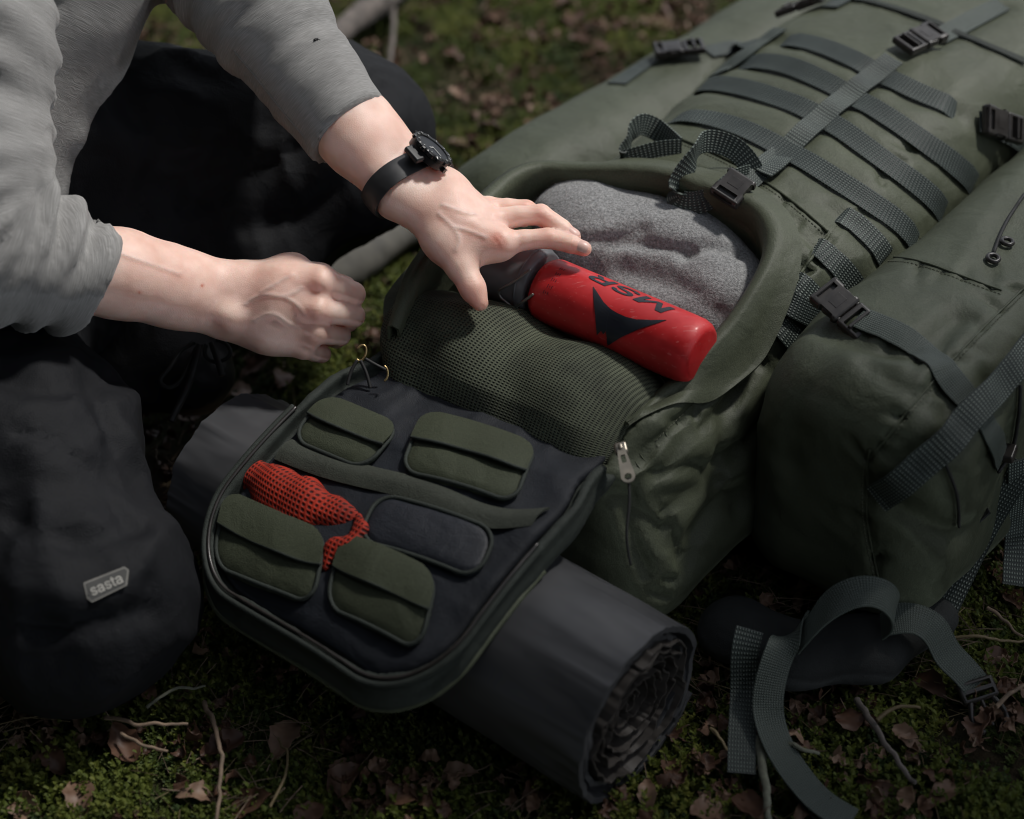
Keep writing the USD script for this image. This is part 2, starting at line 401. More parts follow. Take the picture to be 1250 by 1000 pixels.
plain('mat_inner', (.048, .043, .039), rough=.38, var=.2, scale=30, spec=.5, bump=.0006)
plain('patch_grey', (.16, .155, .14), rough=.6)
plain('patch_dark', (.05, .05, .047), rough=.6)
plain('patch_letter', (.33, .32, .29), rough=.6)
plain('strap_pit', (.09, .09, .09), rough=.6)
plain('thread', (.085, .09, .062), rough=.7)
plain('cord_black', (.008, .008, .008), rough=.7)
plain('bark', (.11, .095, .085), rough=.9, var=.5, scale=40, bump=.004)
plain('weathered_wood', (.075, .072, .062), rough=.9, var=.4, scale=30, bump=.003)
plain('twig_bark', (.16, .115, .08), rough=.85, var=.4, scale=90, bump=.0006)
plain('lichen', (.13, .135, .10), rough=.95, var=.3, scale=200, bump=.001)
material('skin', {'g': ('geometry', {}), 't': ('attribute', {'attribute': 'tint'}), 'n': ('noise_texture', {'scale': 45, 'detail': 4}), 'n2': ('noise_texture', {'scale': 700, 'detail': 3}), 'n3': ('noise_texture', {'scale': 12, 'detail': 3}),
    'r': ('rgb_ramp', {'ramp': [(.3, (.68, .43, .35)), (.72, (.79, .56, .475))]}), 'm': ('mix', {'mix_type': 'mix', 'color2': (.55, .16, .105)}),
    'v': ('attribute', {'attribute': 'vein'}), 'mv': ('mix', {'mix_type': 'mix', 'color2': (.36, .30, .30)}),
    'vo': ('voronoi_texture', {'scale': 900}), 'b': ('bump', {'distance': .0003, 'strength': .35}), 'b2': ('bump', {'distance': .0012, 'strength': .2}),
    'p': ('principled_bsdf', {'roughness': .48, 'subsurface_weight': .35, 'subsurface_scale': .004, 'subsurface_radius': (1, .35, .2), 'specular_ior_level': .4})},
    [('g.position', 'n.vector'), ('g.position', 'n2.vector'), ('g.position', 'vo.vector'), ('n.fac', 'r.fac'), ('r.color', 'm.color1'), ('t.fac', 'm.fac'), ('m.color', 'mv.color1'), ('v.fac', 'mv.fac'), ('mv.color', 'p.base_color'),
     ('n.fac', 'b2.height'), ('b2.normal', 'b.normal'), ('vo.distance', 'b.height'), ('b.normal', 'p.normal')])
material('shirt_wool', {'uv': ('uvmap', {'attribute': 'st'}), 'mp': ('mapping', {'scale': (1300, 60, 1)}), 'n': ('noise_texture', {'scale': 1, 'detail': 3}), 'g': ('geometry', {}), 'n2': ('noise_texture', {'scale': 14, 'detail': 3}), 'n3': ('noise_texture', {'scale': 1500, 'detail': 1}),
    'r': ('rgb_ramp', {'ramp': [(.25, (.19, .187, .18)), (.5, (.245, .242, .235)), (.75, (.32, .316, .308))]}), 'r2': ('rgb_ramp', {'ramp': [(.3, (.85, .85, .85)), (.7, (1.1, 1.1, 1.1))]}), 'm': ('mix', {'mix_type': 'multiply', 'fac': 1}),
    'b': ('bump', {'distance': .0008, 'strength': .6}), 'p': ('principled_bsdf', {'roughness': .9, 'sheen_weight': .15, 'specular_ior_level': .15})},
    [('uv.UV', 'mp.vector'), ('mp.vector', 'n.vector'), ('g.position', 'n2.vector'), ('g.position', 'n3.vector'), ('n.fac', 'r.fac'), ('n2.fac', 'r2.fac'), ('r.color', 'm.color1'), ('r2.color', 'm.color2'), ('m.color', 'p.base_color'), ('n.fac', 'b.height'), ('b.normal', 'p.normal')])
material('fleece', {'g': ('geometry', {}), 'n': ('noise_texture', {'scale': 420, 'detail': 4, 'roughness': .7}), 'n2': ('noise_texture', {'scale': 130, 'detail': 3}), 'vo': ('voronoi_texture', {'scale': 260}), 'n3': ('noise_texture', {'scale': 60, 'detail': 2}),
    'r': ('rgb_ramp', {'ramp': [(.3, (.12, .122, .122)), (.5, (.24, .243, .243)), (.72, (.40, .40, .40))]}), 'rs': ('rgb_ramp', {'ramp': [(.0, (.12, .12, .12)), (.10, (.25, .25, .25)), (.16, (1, 1, 1))]}), 'm': ('mix', {'mix_type': 'multiply', 'fac': .85}),
    'b': ('bump', {'distance': .0025, 'strength': .7}), 'p': ('principled_bsdf', {'roughness': .95, 'sheen_weight': .25, 'specular_ior_level': .1})},
    [('g.position', 'n.vector'), ('g.position', 'vo.vector'), ('n.fac', 'r.fac'), ('vo.distance', 'rs.fac'), ('r.color', 'm.color1'), ('rs.color', 'm.color2'), ('m.color', 'p.base_color'), ('n.fac', 'b.height'), ('b.normal', 'p.normal')])
def net_mat(name, hole, thread, pu, pv, lo=.25, hi=.5, extra=.35):
    k = lambda per: 2 * math.pi / (20 * per)
    material(name, {'uv': ('uvmap', {'attribute': 'st'}), 'wu': ('wave_texture', {'bands_direction': 'x', 'scale': k(pu)}), 'wv': ('wave_texture', {'bands_direction': 'y', 'scale': k(pv)}), 'g': ('geometry', {}), 'n': ('noise_texture', {'scale': 30, 'detail': 3}),
        'mu': ('math', {'math_type': 'multiply'}), 'r': ('rgb_ramp', {'ramp': [(lo, thread), (hi, hole)]}), 'nr': ('rgb_ramp', {'ramp': [(.3, [1 - extra] * 3), (.7, [1 + extra] * 3)]}), 'mm': ('mix', {'mix_type': 'multiply', 'fac': 1}),
        'b': ('bump', {'distance': .0012, 'strength': .8, 'invert': True}), 'p': ('principled_bsdf', {'roughness': .75, 'specular_ior_level': .3})},
        [('uv.UV', 'wu.vector'), ('uv.UV', 'wv.vector'), ('g.position', 'n.vector'), ('wu.fac', 'mu.value1'), ('wv.fac', 'mu.value2'), ('mu.value', 'r.fac'), ('n.fac', 'nr.fac'), ('r.color', 'mm.color1'), ('nr.color', 'mm.color2'), ('mm.color', 'p.base_color'), ('mu.value', 'b.height'), ('b.normal', 'p.normal')])
net_mat('green_mesh', (.010, .013, .009), (.060, .068, .044), .0038, .0029)
net_mat('red_mesh', (.04, .004, .002), (.26, .016, .005), .0042, .0042, .3, .5)
def leafy(name, c0, c1, c2, rough=.6, trans=.25):
    material(name, {'o': ('object_info', {}), 'g': ('geometry', {}), 'n': ('noise_texture', {'scale': 90, 'detail': 4}), 'ad': ('math', {'math_type': 'multiply_add', 'value2': .5}), 'r': ('rgb_ramp', {'ramp': [(.2, c0), (.5, c1), (.8, c2)]}), 'h': ('math', {'math_type': 'multiply', 'value2': .5}),
        'p': ('principled_bsdf', {'roughness': rough, 'specular_ior_level': .35}), 't': ('translucent_bsdf', {}), 'mx': ('mix_closure', {'fac': trans})},
        [('g.position', 'n.vector'), ('o.random', 'h.value1'), ('n.fac', 'ad.value1'), ('h.value', 'ad.value3'), ('ad.value', 'r.fac'), ('r.color', 'p.base_color'), ('r.color', 't.color'), ('p.BSDF', 'mx.closure1'), ('t.BSDF', 'mx.closure2')], 'mx.closure')
leafy('moss_green', (.055, .078, .012), (.10, .128, .020), (.18, .19, .038), trans=.35)
leafy('moss_dark', (.025, .045, .012), (.05, .08, .018), (.085, .11, .025), trans=.3)
leafy('dead_leaf', (.055, .027, .017), (.125, .068, .044), (.27, .18, .125), rough=.5, trans=.2)
leafy('dry_grass', (.10, .075, .038), (.16, .125, .065), (.24, .19, .11))
leafy('needle', (.01, .02, .008), (.02, .035, .012), (.035, .05, .018), trans=.15)
material('soil', {'g': ('geometry', {}), 'n': ('noise_texture', {'scale': 5, 'detail': 6, 'roughness': .65}), 'n2': ('noise_texture', {'scale': 70, 'detail': 6, 'roughness': .7}), 'r': ('rgb_ramp', {'ramp': [(.35, (.030, .040, .012)), (.5, (.034, .030, .016)), (.65, (.05, .034, .022))]}),
    'r2': ('rgb_ramp', {'ramp': [(.3, (.4, .4, .4)), (.7, (1.7, 1.6, 1.5))]}), 'm': ('mix', {'mix_type': 'multiply', 'fac': 1}), 'b': ('bump', {'distance': .02, 'strength': .9}), 'p': ('principled_bsdf', {'roughness': .95, 'specular_ior_level': .2})},
    [('g.position', 'n.vector'), ('g.position', 'n2.vector'), ('n.fac', 'r.fac'), ('n2.fac', 'r2.fac'), ('r.color', 'm.color1'), ('r2.color', 'm.color2'), ('m.color', 'p.base_color'), ('n2.fac', 'b.height'), ('b.normal', 'p.normal')])

# ------------------------------------------------------------------ ground
def gz(x, y):
    p = np.stack([np.asarray(x, float), np.asarray(y, float), np.zeros_like(np.asarray(x, float))], -1)
    far = sst(1.9, 6, np.hypot(p[..., 0], p[..., 1] - 1.2))
    return -.012 + .05 * fb(p, 3.0, 3, 5) * (.35 + far) + .018 * fb(p, 14, 2, 9) + far * .35 * fb(p, .35, 3, 3)
ax = np.r_[-60, -35, -20, -12, -8, -5.5, -4, -3, np.arange(-2.4, 2.41, .03), 3, 4, 5.5, 8, 12, 20, 35, 60]
ay = ax + 1.6
gx, gy = np.meshgrid(ax, ay, indexing='ij')
gv = np.stack([gx, gy, gz(gx, gy)], -1).reshape(-1, 3)
part('ground', trimesh.Trimesh(gv, grid_faces(len(ax), len(ay)), process=False), 'soil', smooth=True, kind='structure')

# ------------------------------------------------------------------ backpack
pack = thing('backpack', 'large olive green hiking backpack lying on its back with its front opened', 'backpack', F(.4, 0, 0))
lip_px = np.array([(478, 472), (476, 415), (492, 366), (540, 300), (600, 243), (650, 209), (735, 213), (800, 230), (868, 257), (922, 284), (938, 312), (914, 370), (870, 420), (832, 464), (795, 515), (757, 550)], float)
lip_z = np.array([.20, .235, .255, .275, .285, .29, .295, .295, .292, .288, .284, .278, .268, .25, .22, .20])
lipL = L(Pz(lip_px[:, 0], lip_px[:, 1], lip_z))
lip2 = spline(lipL[:, :2], 120)
cav2 = np.vstack([lip2, [[-.12, lip2[-1, 1]], [-.12, lip2[0, 1]]]])
def poly_sd(p, poly):
    """signed distance to a closed 2-D polygon (negative inside)"""
    a = poly; b = np.roll(poly, -1, 0)
    d2 = np.full(len(p), 1e9); ins = np.zeros(len(p), bool)
    for i in range(len(a)):
        e = b[i] - a[i]; w = p - a[i]
        t = np.clip((w @ e) / (e @ e + 1e-12), 0, 1)
        q = w - t[:, None] * e
        d2 = np.minimum(d2, (q * q).sum(1))
        c = (a[i, 1] > p[:, 1]) != (b[i, 1] > p[:, 1])
        xs = a[i, 0] + (p[:, 1] - a[i, 1]) * (e[0] / (e[1] if abs(e[1]) > 1e-12 else 1e-12))
        ins ^= c & (p[:, 0] < xs)
    return np.where(ins, -1, 1) * np.sqrt(d2)
def body_f(p, c=None, r=0):
    a, w, z = p.T
    low = 1 - sst(.12, .42, a)
    sh = (.40 * sst(.06, .30, z)) * low
    ww = np.where(w > 0, w / (1 - sh), w / (1 - .1 * sst(.1, .3, z) * low))
    z = z * (1 + .34 * (1 - sst(-.03, .13, a)) * (w > -9)) ; zz = z - .028 * (1 - np.clip(np.abs(w) / .17, 0, 1.2) ** 2) * sst(0, .3, a) - .02 * sst(.3, .6, a) * np.clip(1.3 - a, 0, 1)
    ww = ww + .022 * sst(.3, .6, a)
    half_w = .178 - .004 * sst(.25, .5, a)
    q = np.stack([a, ww * (.178 / half_w), zz - .012 * sst(.4, .7, a)], -1)
    return rbox(q, (.50, 0, .148), (.515, .178, .134), .072) * .8
cav_c = cav2[::2]
_ga, _gw = np.meshgrid(np.arange(-.25, .60, .003), np.arange(-.45, .45, .003), indexing='ij')
_gd = poly_sd(np.stack([_ga.ravel(), _gw.ravel()], 1), cav_c).reshape(_ga.shape)
def cav_d(p): return map_coordinates(_gd, [(p[:, 0] + .25) / .003, (p[:, 1] + .45) / .003], order=1, mode='nearest')
def pack_f(p, c=None, r=0):
    d = body_f(p)
    if p[:, 0].min() < .36:
        d2 = cav_d(p)
        cv = smax(d2, .075 - p[:, 2], .02)
        cv = smax(cv, np.where(p[:, 0] < .02, .196 - p[:, 2], .02 - p[:, 0]), .008)
        d = smax(d, -cv, .007)
    return d
bm = nets(pack_f, (-.04, -.22, -.01), (1.06, .22, .36), .0040)
V = np.asarray(bm.vertices); n = vnormals(bm)
outer = np.clip(-body_f(V) < .004, 0, 1)
a, w, z = V.T
lump = .012 * fb(V * [1, 1.3, 1], 6, 2, 11) * outer
fold = (ridged(V * [1.0, .7, 1.2] + .05 * np.sin(V[:, [1, 2, 0]] * 14), 6.5, 1, 4) - .5) * (.010 * (1 - sst(.30, .42, a)) + .003) * outer
wall = (1 - outer) * .008 * fb(V, 20, 2, 5)
bm = push(bm, lump + fold + wall + .0022 * (ridged(V + .02 * np.sin(V[:, [1, 2, 0]] * 30), 17, 2, 17) - .4) * outer)
bm = mapm(bm, FV)
body0 = Surf([bm])
def on(px, surf=None): return fill((surf or body0).px(px)[0])
# seams and gathers pressed into the fabric
for px, wd, dp in [([(845, 205), (900, 225), (965, 262), (1010, 300)], .004, .003), ([(1130, 310), (1060, 250), (1012, 296), (985, 330), (950, 395), (930, 432)], .0035, .003),
                   ([(930, 432), (880, 470), (800, 545), (762, 580)], .004, .0025), ([(800, 610), (830, 660), (815, 745)], .0035, .002), ([(845, 530), (800, 600), (850, 600), (905, 560)], .012, .006),
                   ([(925, 440), (890, 520), (880, 590)], .012, .008), ([(905, 430), (850, 500), (770, 560)], .009, .005), ([(950, 330), (960, 365), (935, 420)], .010, .006), ([(955, 270), (985, 320)], .008, .006), ([(905, 262), (950, 300), (955, 350)], .006, .004)]:
    bm = push(bm, groove(bm, on(px), wd, dp))
def pinches(m, surf, px, seed, step=.022, depth=.0035, length=30, width=.006):
    r = np.random.default_rng(seed); c = spline(px, 200); seg = np.r_[0, np.cumsum(np.linalg.norm(np.diff(c, axis=0), axis=1))]
    t = np.gradient(c, axis=0); t /= np.linalg.norm(t, axis=1, keepdims=True); nn = np.stack([-t[:, 1], t[:, 0]], 1)
    d, x = np.zeros(len(m.vertices)), r.uniform(5, 20)
    while x < seg[-1]:
        i = int(np.searchsorted(seg, x)); sg = r.choice([-1, 1]); ln = length * r.uniform(.5, 1.3); sk = r.normal(0, .35)
        a = c[i] + nn[i] * sg * 2; b = a + (nn[i] * sg + t[i] * sk) * ln
        P = surf.px(np.array([a, (a + b) / 2 + r.normal(0, 1.5, 2), b]))[0]
        if not np.isnan(P).any():
            pts = spline(P, 30); dd, k = cKDTree(pts).query(np.asarray(m.vertices), distance_upper_bound=width * 3.2)
            ok = np.isfinite(dd); fade = 1 - (k[ok] / 29.0) ** 1.5
            d[ok] -= depth * r.uniform(.5, 1.2) * np.exp(-(dd[ok] / (width * (.6 + .6 * k[ok] / 29))) ** 2) * fade
        x += step * 1300 * r.uniform(.6, 1.5)
    return push(m, d)
for px, sd in (([(845, 205), (900, 225), (965, 262), (1010, 292)], 1), ([(1060, 250), (1012, 296), (985, 330), (950, 395), (930, 432)], 2), ([(930, 432), (880, 470), (830, 520)], 3), ([(1130, 165), (1090, 215), (1050, 245)], 4), ([(800, 610), (830, 660), (815, 745)], 5)):
    bm = pinches(bm, Surf([bm]), px, sd, depth=.005)
b_ = Surf([bm])
for px in ([(925, 50), (990, 57), (1058, 86), (1137, 124), (1172, 140)], [(880, 84), (930, 79), (1005, 103), (1075, 142), (1122, 178), (1172, 214)], [(810, 124), (858, 108), (949, 124), (1051, 180), (1092, 213), (1140, 250)],
           [(800, 152), (874, 150), (987, 203), (1046, 243), (1108, 288)], [(1012, 250), (1060, 290), (1078, 318)], [(985, 290), (1026, 330), (1042, 356)], [(892, 240), (975, 172), (1092, 76)], [(1140, 52), (1225, 8)]):
    bm = push(bm, groove(bm, fill(b_.px(px)[0]), .015, .0055))
for px, wd, dp in [([(925, 438), (900, 480), (860, 520)], .010, .007), ([(938, 512), (906, 548), (880, 560)], .011, .010), ([(850, 655), (874, 620), (912, 600)], .013, .010), ([(806, 580), (845, 572), (880, 590)], .010, .007), ([(760, 610), (800, 640), (840, 690)], .012, .006),
                   ([(790, 560), (770, 620), (790, 700)], .009, .006), ([(918, 268), (955, 300), (985, 328)], .008, .008), ([(945, 262), (985, 285), (1000, 300)], .006, .005), ([(955, 330), (945, 365), (925, 400)], .008, .008), ([(905, 620), (890, 680), (850, 730)], .014, .008)]:
    bm = push(bm, groove(bm, fill(b_.px(px)[0]), wd, dp))
def pouch_f(ca, cw, cz, ha, hw, hz, tilt=0., r=.075, mirror=1):
    def f(p, c=None, rr=0):
        a, w, z = p.T
        zz = z - tilt * (a - ca) - .012 * (1 - ((w - cw) / hw) ** 2)
        ends = .03 * (1 - sst(.0, .16, a - (ca - ha)))
        return rbox(np.stack([a, w, zz], -1), (ca, cw, cz), (ha, hw, hz), r) * .85 + 0 * ends
    return f
rp_f = pouch_f(.52, .252, .148, .385, .102, .134, .0, .064)
rp = nets(rp_f, (.1, .12, -.01), (.94, .42, .33), .0042)
V = np.asarray(rp.vertices)
rp = push(rp, .018 * fb(V, 6, 2, 21) + (ridged(V * [.9, 1.1, 1.1] + .04 * np.sin(V[:, [2, 0, 1]] * 14), 6.5, 1, 31) - .5) * .008 + .0024 * (ridged(V + .02 * np.sin(V[:, [1, 2, 0]] * 30), 15, 2, 37) - .4))
rp = mapm(rp, FV)
lp_f = pouch_f(.60, -.262, .125, .36, .085, .112, .0, .075)
lpm = nets(lp_f, (.2, -.38, -.01), (1.0, -.12, .27), .0050)
V = np.asarray(lpm.vertices)
lpm = push(lpm, .016 * fb(V, 7, 3, 41) + (ridged(V, 11, 2, 51) - .45) * .006)
lpm = mapm(lpm, FV)
r0 = Surf([rp])
for px, wd, dp in [([(1035, 325), (1100, 318), (1160, 335), (1225, 358)], .0035, .0012), ([(1160, 440), (1215, 385), (1250, 350)], .0035, .0028), ([(1062, 560), (1110, 500), (1160, 440)], .004, .003), ([(1062, 545), (1058, 620), (1075, 720)], .004, .0028),
                   ([(1150, 470), (1160, 530), (1110, 560)], .010, .006), ([(1210, 470), (1230, 540)], .012, .008), ([(1060, 440), (1100, 470), (1150, 500)], .010, .004), ([(1070, 600), (1130, 640), (1180, 650)], .014, .008),
                   ([(1010, 420), (975, 480), (960, 560)], .018, .006), ([(1170, 385), (1100, 425), (1010, 400)], .014, .010)]:
    rp = push(rp, groove(rp, on(px, r0), wd, dp))
for px, sd in (([(1035, 325), (1100, 318), (1160, 335), (1225, 358)], 11), ([(1160, 440), (1215, 385), (1250, 350)], 12), ([(1062, 560), (1110, 500), (1160, 440)], 13), ([(1062, 545), (1058, 620), (1075, 720)], 14), ([(1050, 392), (1105, 418), (1178, 490), (1215, 550)], 15)):
    rp = pinches(rp, Surf([rp]), px, sd, depth=.0055, width=.007)
part('main_compartment', bm, 'pack_fabric', pack, smooth=50)
part('side_pouch', rp, 'pouch_fabric', pack, smooth=50)
part('side_pouch', lpm, 'pouch_fabric', pack, smooth=50)
PACK = Surf([bm, rp, lpm])
BODY = Surf([bm]); RP = Surf([rp])

# raised hem around the opening: a folded strip of fabric leaning in over the hole
hp = spline(lip_px[1:], 150)
P, N = BODY.px(hp)
tz = np.interp(np.linspace(0, 1, 150), np.linspace(0, 1, 15), lip_z[1:])
E = Pz(hp[:, 0], hp[:, 1], tz)
cen = F(np.array(.13), np.array(-.03), np.array(.2))
T = unit(gaussian_filter1d(np.gradient(E, axis=0), 5, axis=0, mode='nearest')); inn = unit(np.cross(T, Z)); inn *= np.sign(((cen - E) * inn).sum(1))[:, None]
tops = []
for o in (.012, .02, .03):
    Q, _ = BODY.cast(E - inn * o + Z * .12, -np.repeat(Z[None], 150, 0)); tops.append(Q[:, 2])
zt = np.nanmax(np.array(tops), 0); zt = np.where(np.isnan(zt) | (np.abs(zt - tz) > .035), tz, zt); zt = gaussian_filter1d(zt, 4, mode='nearest')
ends = np.minimum(np.arange(150) / 14.0, (149 - np.arange(150)) / 44.0)
E[:, 2] = zt + .003 - .010 * np.clip(1 - ends, 0, 1)
E = gaussian_filter1d(E, 2.5, axis=0, mode='nearest')
prof = np.array([(-.030, 0), (-.021, 0), (-.012, 0), (-.005, .0048), (.001, .0050), (.0055, .0030), (.0065, -.004), (.003, -.020), (.000, -.036), (-.004, -.060)])
wob = .004 * np.sin(np.arange(150) / 9.0) + .003 * np.sin(np.arange(150) / 4.1)
taper = np.clip(ends * 1.2, .12, 1)[:, None, None]
rows = E[:, None] + inn[:, None] * (prof[:, 0][None, :, None] * np.where(prof[:, 0] < 0, 1, 0)[None, :, None] * taper + prof[:, 0][None, :, None] * np.where(prof[:, 0] < 0, 0, 1)[None, :, None] + wob[:, None, None] * .7 * np.clip(prof[:, 0] * 60 + 1, 0, 1)[None, :, None]) + Z * (prof[:, 1][None, :, None] + wob[:, None, None] * .25)
for k in range(6):
    Q, _ = BODY.cast(rows[:, k] + Z * .12, -np.repeat(Z[None], 150, 0)); off_ = (.0012, .0035, .0045, .0045, .0040, .0025)[k]
    hz_ = Q[:, 2] + off_
    if k < 3: hz_ = np.where(np.isnan(hz_), E[:, 2] - .03, hz_); hz_ = np.clip(hz_, E[:, 2] - .034, E[:, 2] + .015)
    else: hz_ = np.where(np.isnan(hz_) | (hz_ < rows[:, k, 2]) | (hz_ > rows[:, k, 2] + .02), rows[:, k, 2], hz_)
    rows[:, k, 2] = gaussian_filter1d(maximum_filter1d(hz_, 5 if k < 3 else 7), 3.5, mode='nearest')
hem, huv = ribbon(rows[:, ::-1], .003)
part('opening_hem', hem, 'pack_fabric', pack, smooth=True)

# mesh pocket that bulges inside the lower end
def st_bag(V):   # across (m) and around (m), for the woven holes
    q = L(V)
    th = np.arctan2(q[:, 2] - .19, .06 - q[:, 0])
    return np.stack([q[:, 1], th * .075], -1)
ma, mb_ = L(Pz(505, 378, .262)), L(Pz(815, 462, .255))
c0, c1 = F(.050, -.120, .196), F(.070, .052, .192)
bag = union([cone(c0, c1, .066, .064), cone(F(.02, -.11, .17), F(.035, .06, .17), .05, .05)], .02)
bg = nets(bag, F(0, 0, 0) - .3, F(0, 0, 0) + .35, .0035)
V = np.asarray(bg.vertices)
q = L(V)
bg = push(bg, .010 * fb(q * [1.5, .8, 1], 8, 2, 61) + .005 * (ridged(q * [1, .6, 1], 11, 1, 3) - .5) + .004 * np.sin(q[:, 1] * 60 + q[:, 2] * 50) * sst(.19, .24, q[:, 2]))
part('mesh_pocket', bg, 'green_mesh', pack, smooth=True, uv=st_bag(np.asarray(bg.vertices)))
# inner floor of the opened compartment, dark padding
pad = nets(lambda p, c=None, r=0: rbox(p, (.17, -.03, .085), (.14, .13, .03), .025), (.0, -.2, .03), (.35, .15, .13), .006)
pad = mapm(pad, FV)
part('inner_padding', pad, 'lining', pack, smooth=True)

# ------------------------------------------------------------------ grey fleece stuffed in the compartment
def PL(u, v, z): return Pz(u, v, z)
fl_prims = [ball(PL(760, 290, .245), 1, (.085, .060, .048), [A * .3 + W * .95, A * .95 - W * .3, Z]),
            ball(PL(835, 318, .240), 1, (.075, .055, .050), [W, A, Z]), ball(PL(705, 268, .250), 1, (.045, .035, .036), [W, A, Z]),
            ball(PL(885, 372, .232), 1, (.045, .05, .042), [W, A, Z]), ball(PL(730, 320, .235), 1, (.05, .035, .036), [W, A, Z]), ball(PL(800, 360, .215), 1, (.09, .06, .04), [W, A, Z])]
fleece = thing('fleece_garment', 'crumpled grey flecked wool garment stuffed behind the red bottle', 'garment', PL(800, 330, .2))
fm = nets(union(fl_prims, .028), PL(800, 330, .2) - .26, PL(800, 330, .2) + .24, .003)
V = np.asarray(fm.vertices)
fm = push(fm, .008 * fb(V, 10, 2, 71) + .006 * (ridged(V + .03 * np.sin(V[:, [1, 2, 0]] * 25), 8, 1, 73) - .5) + .0012 * fb(V, 160, 2, 77))
for line, wd, dp in [([(690, 300), (745, 292), (800, 300), (838, 305)], .007, .006), ([(720, 335), (735, 305), (780, 280)], .010, .006), ([(838, 312), (860, 300), (905, 310)], .008, .007), ([(760, 330), (830, 350), (880, 385)], .012, .005)]:
    fm = push(fm, groove(fm, on(line, Surf([fm])), wd, dp))
part('fleece_cloth', fm, 'fleece', fleece, smooth=True)
r_f = np.random.default_rng(77); nf = vnormals(fm); k_ = r_f.choice(len(fm.vertices), 14000); o_f = np.asarray(fm.vertices)[k_] + r_f.normal(0, .001, (14000, 3))
d_f = unit(nf[k_] * .55 + r_f.normal(0, .6, (14000, 3))); s_f = unit(np.cross(d_f, r_f.normal(0, 1, (14000, 3)))); l_f = r_f.uniform(.0015, .0042, (14000, 1))
part('fibres', trimesh.Trimesh(np.stack([o_f - s_f * .00012, o_f + s_f * .00012, o_f + d_f * l_f + r_f.normal(0, .0004, (14000, 3))], 1).reshape(-1, 3), np.arange(42000).reshape(-1, 3), process=False), 'fleece', fleece, kind='stuff')

# ------------------------------------------------------------------ red fuel bottle
b0, b1 = Pz(668, 353, .262), Pz(858, 434, .262)
bx = unit(b1 - b0); BLEN = np.linalg.norm(b1 - b0); BR = .0315
by = unit(np.cross(Z, bx)); bz = np.cross(bx, by)
def lathe(profile, o, x, y, seg=64):
    """profile: (along x, radius) pairs"""
    pr = np.asarray(profile, float); an = np.arange(seg) * 2 * np.pi / seg
    x = unit(x); y = unit(np.asarray(y) - x * (np.asarray(y) @ x)); z = np.cross(x, y)
    V = np.asarray(o) + pr[:, :1, None] * x + pr[:, 1:2, None] * (np.cos(an)[None, :, None] * y + np.sin(an)[None, :, None] * z)
    n = len(pr); i, j = np.meshgrid(np.arange(n - 1), np.arange(seg), indexing='ij')
    q = np.stack([i * seg + j, (i + 1) * seg + j, (i + 1) * seg + (j + 1) % seg, i * seg + (j + 1) % seg], -1).reshape(-1, 4)[:, ::-1]
    return trimesh.Trimesh(V.reshape(-1, 3), np.vstack([q[:, [0, 1, 2]], q[:, [0, 2, 3]]]), process=False)
bottle = thing('fuel_bottle', 'shiny red metal fuel bottle with black lettering lying in the open backpack', 'bottle', b0)
prof = [(-.004, 0), (-.004, .024), (-.002, .028), (.002, .0305), (.006, BR), (BLEN * .5, BR), (BLEN - .024, BR), (BLEN - .012, BR - .0004), (BLEN - .006, BR - .0020), (BLEN - .002, BR - .005), (BLEN, BR - .009), (BLEN, 0)]
part('bottle_body', lathe(prof, b0, bx, bz, 96), 'red_paint', bottle, smooth=40)
def unroll(px):
    """pixels to (along, around) on the bottle's cylinder"""
    out = []
    for u, v in px:
        d = ray(np.array(u), np.array(v)); o = eye - b0
        dy, dz, oy, oz = d @ by, d @ bz, o @ by, o @ bz
        aa, bb, cc = dy * dy + dz * dz, dy * oy + dz * oz, oy * oy + oz * oz - BR * BR
        t = (-bb - math.sqrt(max(bb * bb - aa * cc, 0))) / aa
        p = o + t * d
        out.append((p @ bx, math.atan2(p @ by, p @ bz) * BR))
    return np.array(out)
def wrap(m, lift=.00025):
    """flat mesh in (along, around, height) to the bottle"""
    V = np.asarray(m.vertices); th = V[:, 1] / BR; r = BR + lift + V[:, 2]
    return trimesh.Trimesh(b0 + V[:, :1] * bx + r[:, None] * (np.sin(th)[:, None] * by + np.cos(th)[:, None] * bz), m.faces, process=False)
from shapely.geometry import Polygon
def flat_print(poly):
    m = trimesh.creation.extrude_polygon(Polygon(poly), .0003, engine='earcut')
    return m.subdivide_to_size(.004)
emb = [(724, 350), (729, 357), (737, 369), (745, 377), (753, 382), (764, 387), (776, 390), (795, 391), (814, 391), (802, 395), (792, 398), (780, 402), (769, 407), (760, 411), (753, 415), (742, 422), (741, 412), (740, 404), (737, 408), (734, 404), (729, 409), (728, 397), (727, 385), (725, 366)]
m = flat_print(unroll(emb)); part('emblem', wrap(m), 'print_black', bottle)
t = meshkit.text_mesh('MSR', .0165, .0003, bold=True)
V = np.asarray(t.vertices); V[:, 0] += V[:, 1] * .18      # slanted capitals
e0, e1 = unroll([(824, 378), (727, 335)])
sc = np.linalg.norm(e1 - e0) / np.ptp(V[:, 0])
dx = unit(e1 - e0); sgn = np.array([-dx[1], dx[0]])
tgt = unroll([(760, 400)])[0]
if (tgt - e0) @ sgn < 0: sgn = -sgn
x0 = V[:, 0].min()
q = e0 + (V[:, :1] - x0) * sc * dx + V[:, 1:2] * (.0128 / .0165) * sgn
fc = t.faces if dx[0] * sgn[1] - dx[1] * sgn[0] > 0 else t.faces[:, ::-1]
t2 = trimesh.Trimesh(np.column_stack([q, V[:, 2]]), fc, process=False).subdivide_to_size(.005)
part('lettering', wrap(t2), 'print_black', bottle)
marks = []
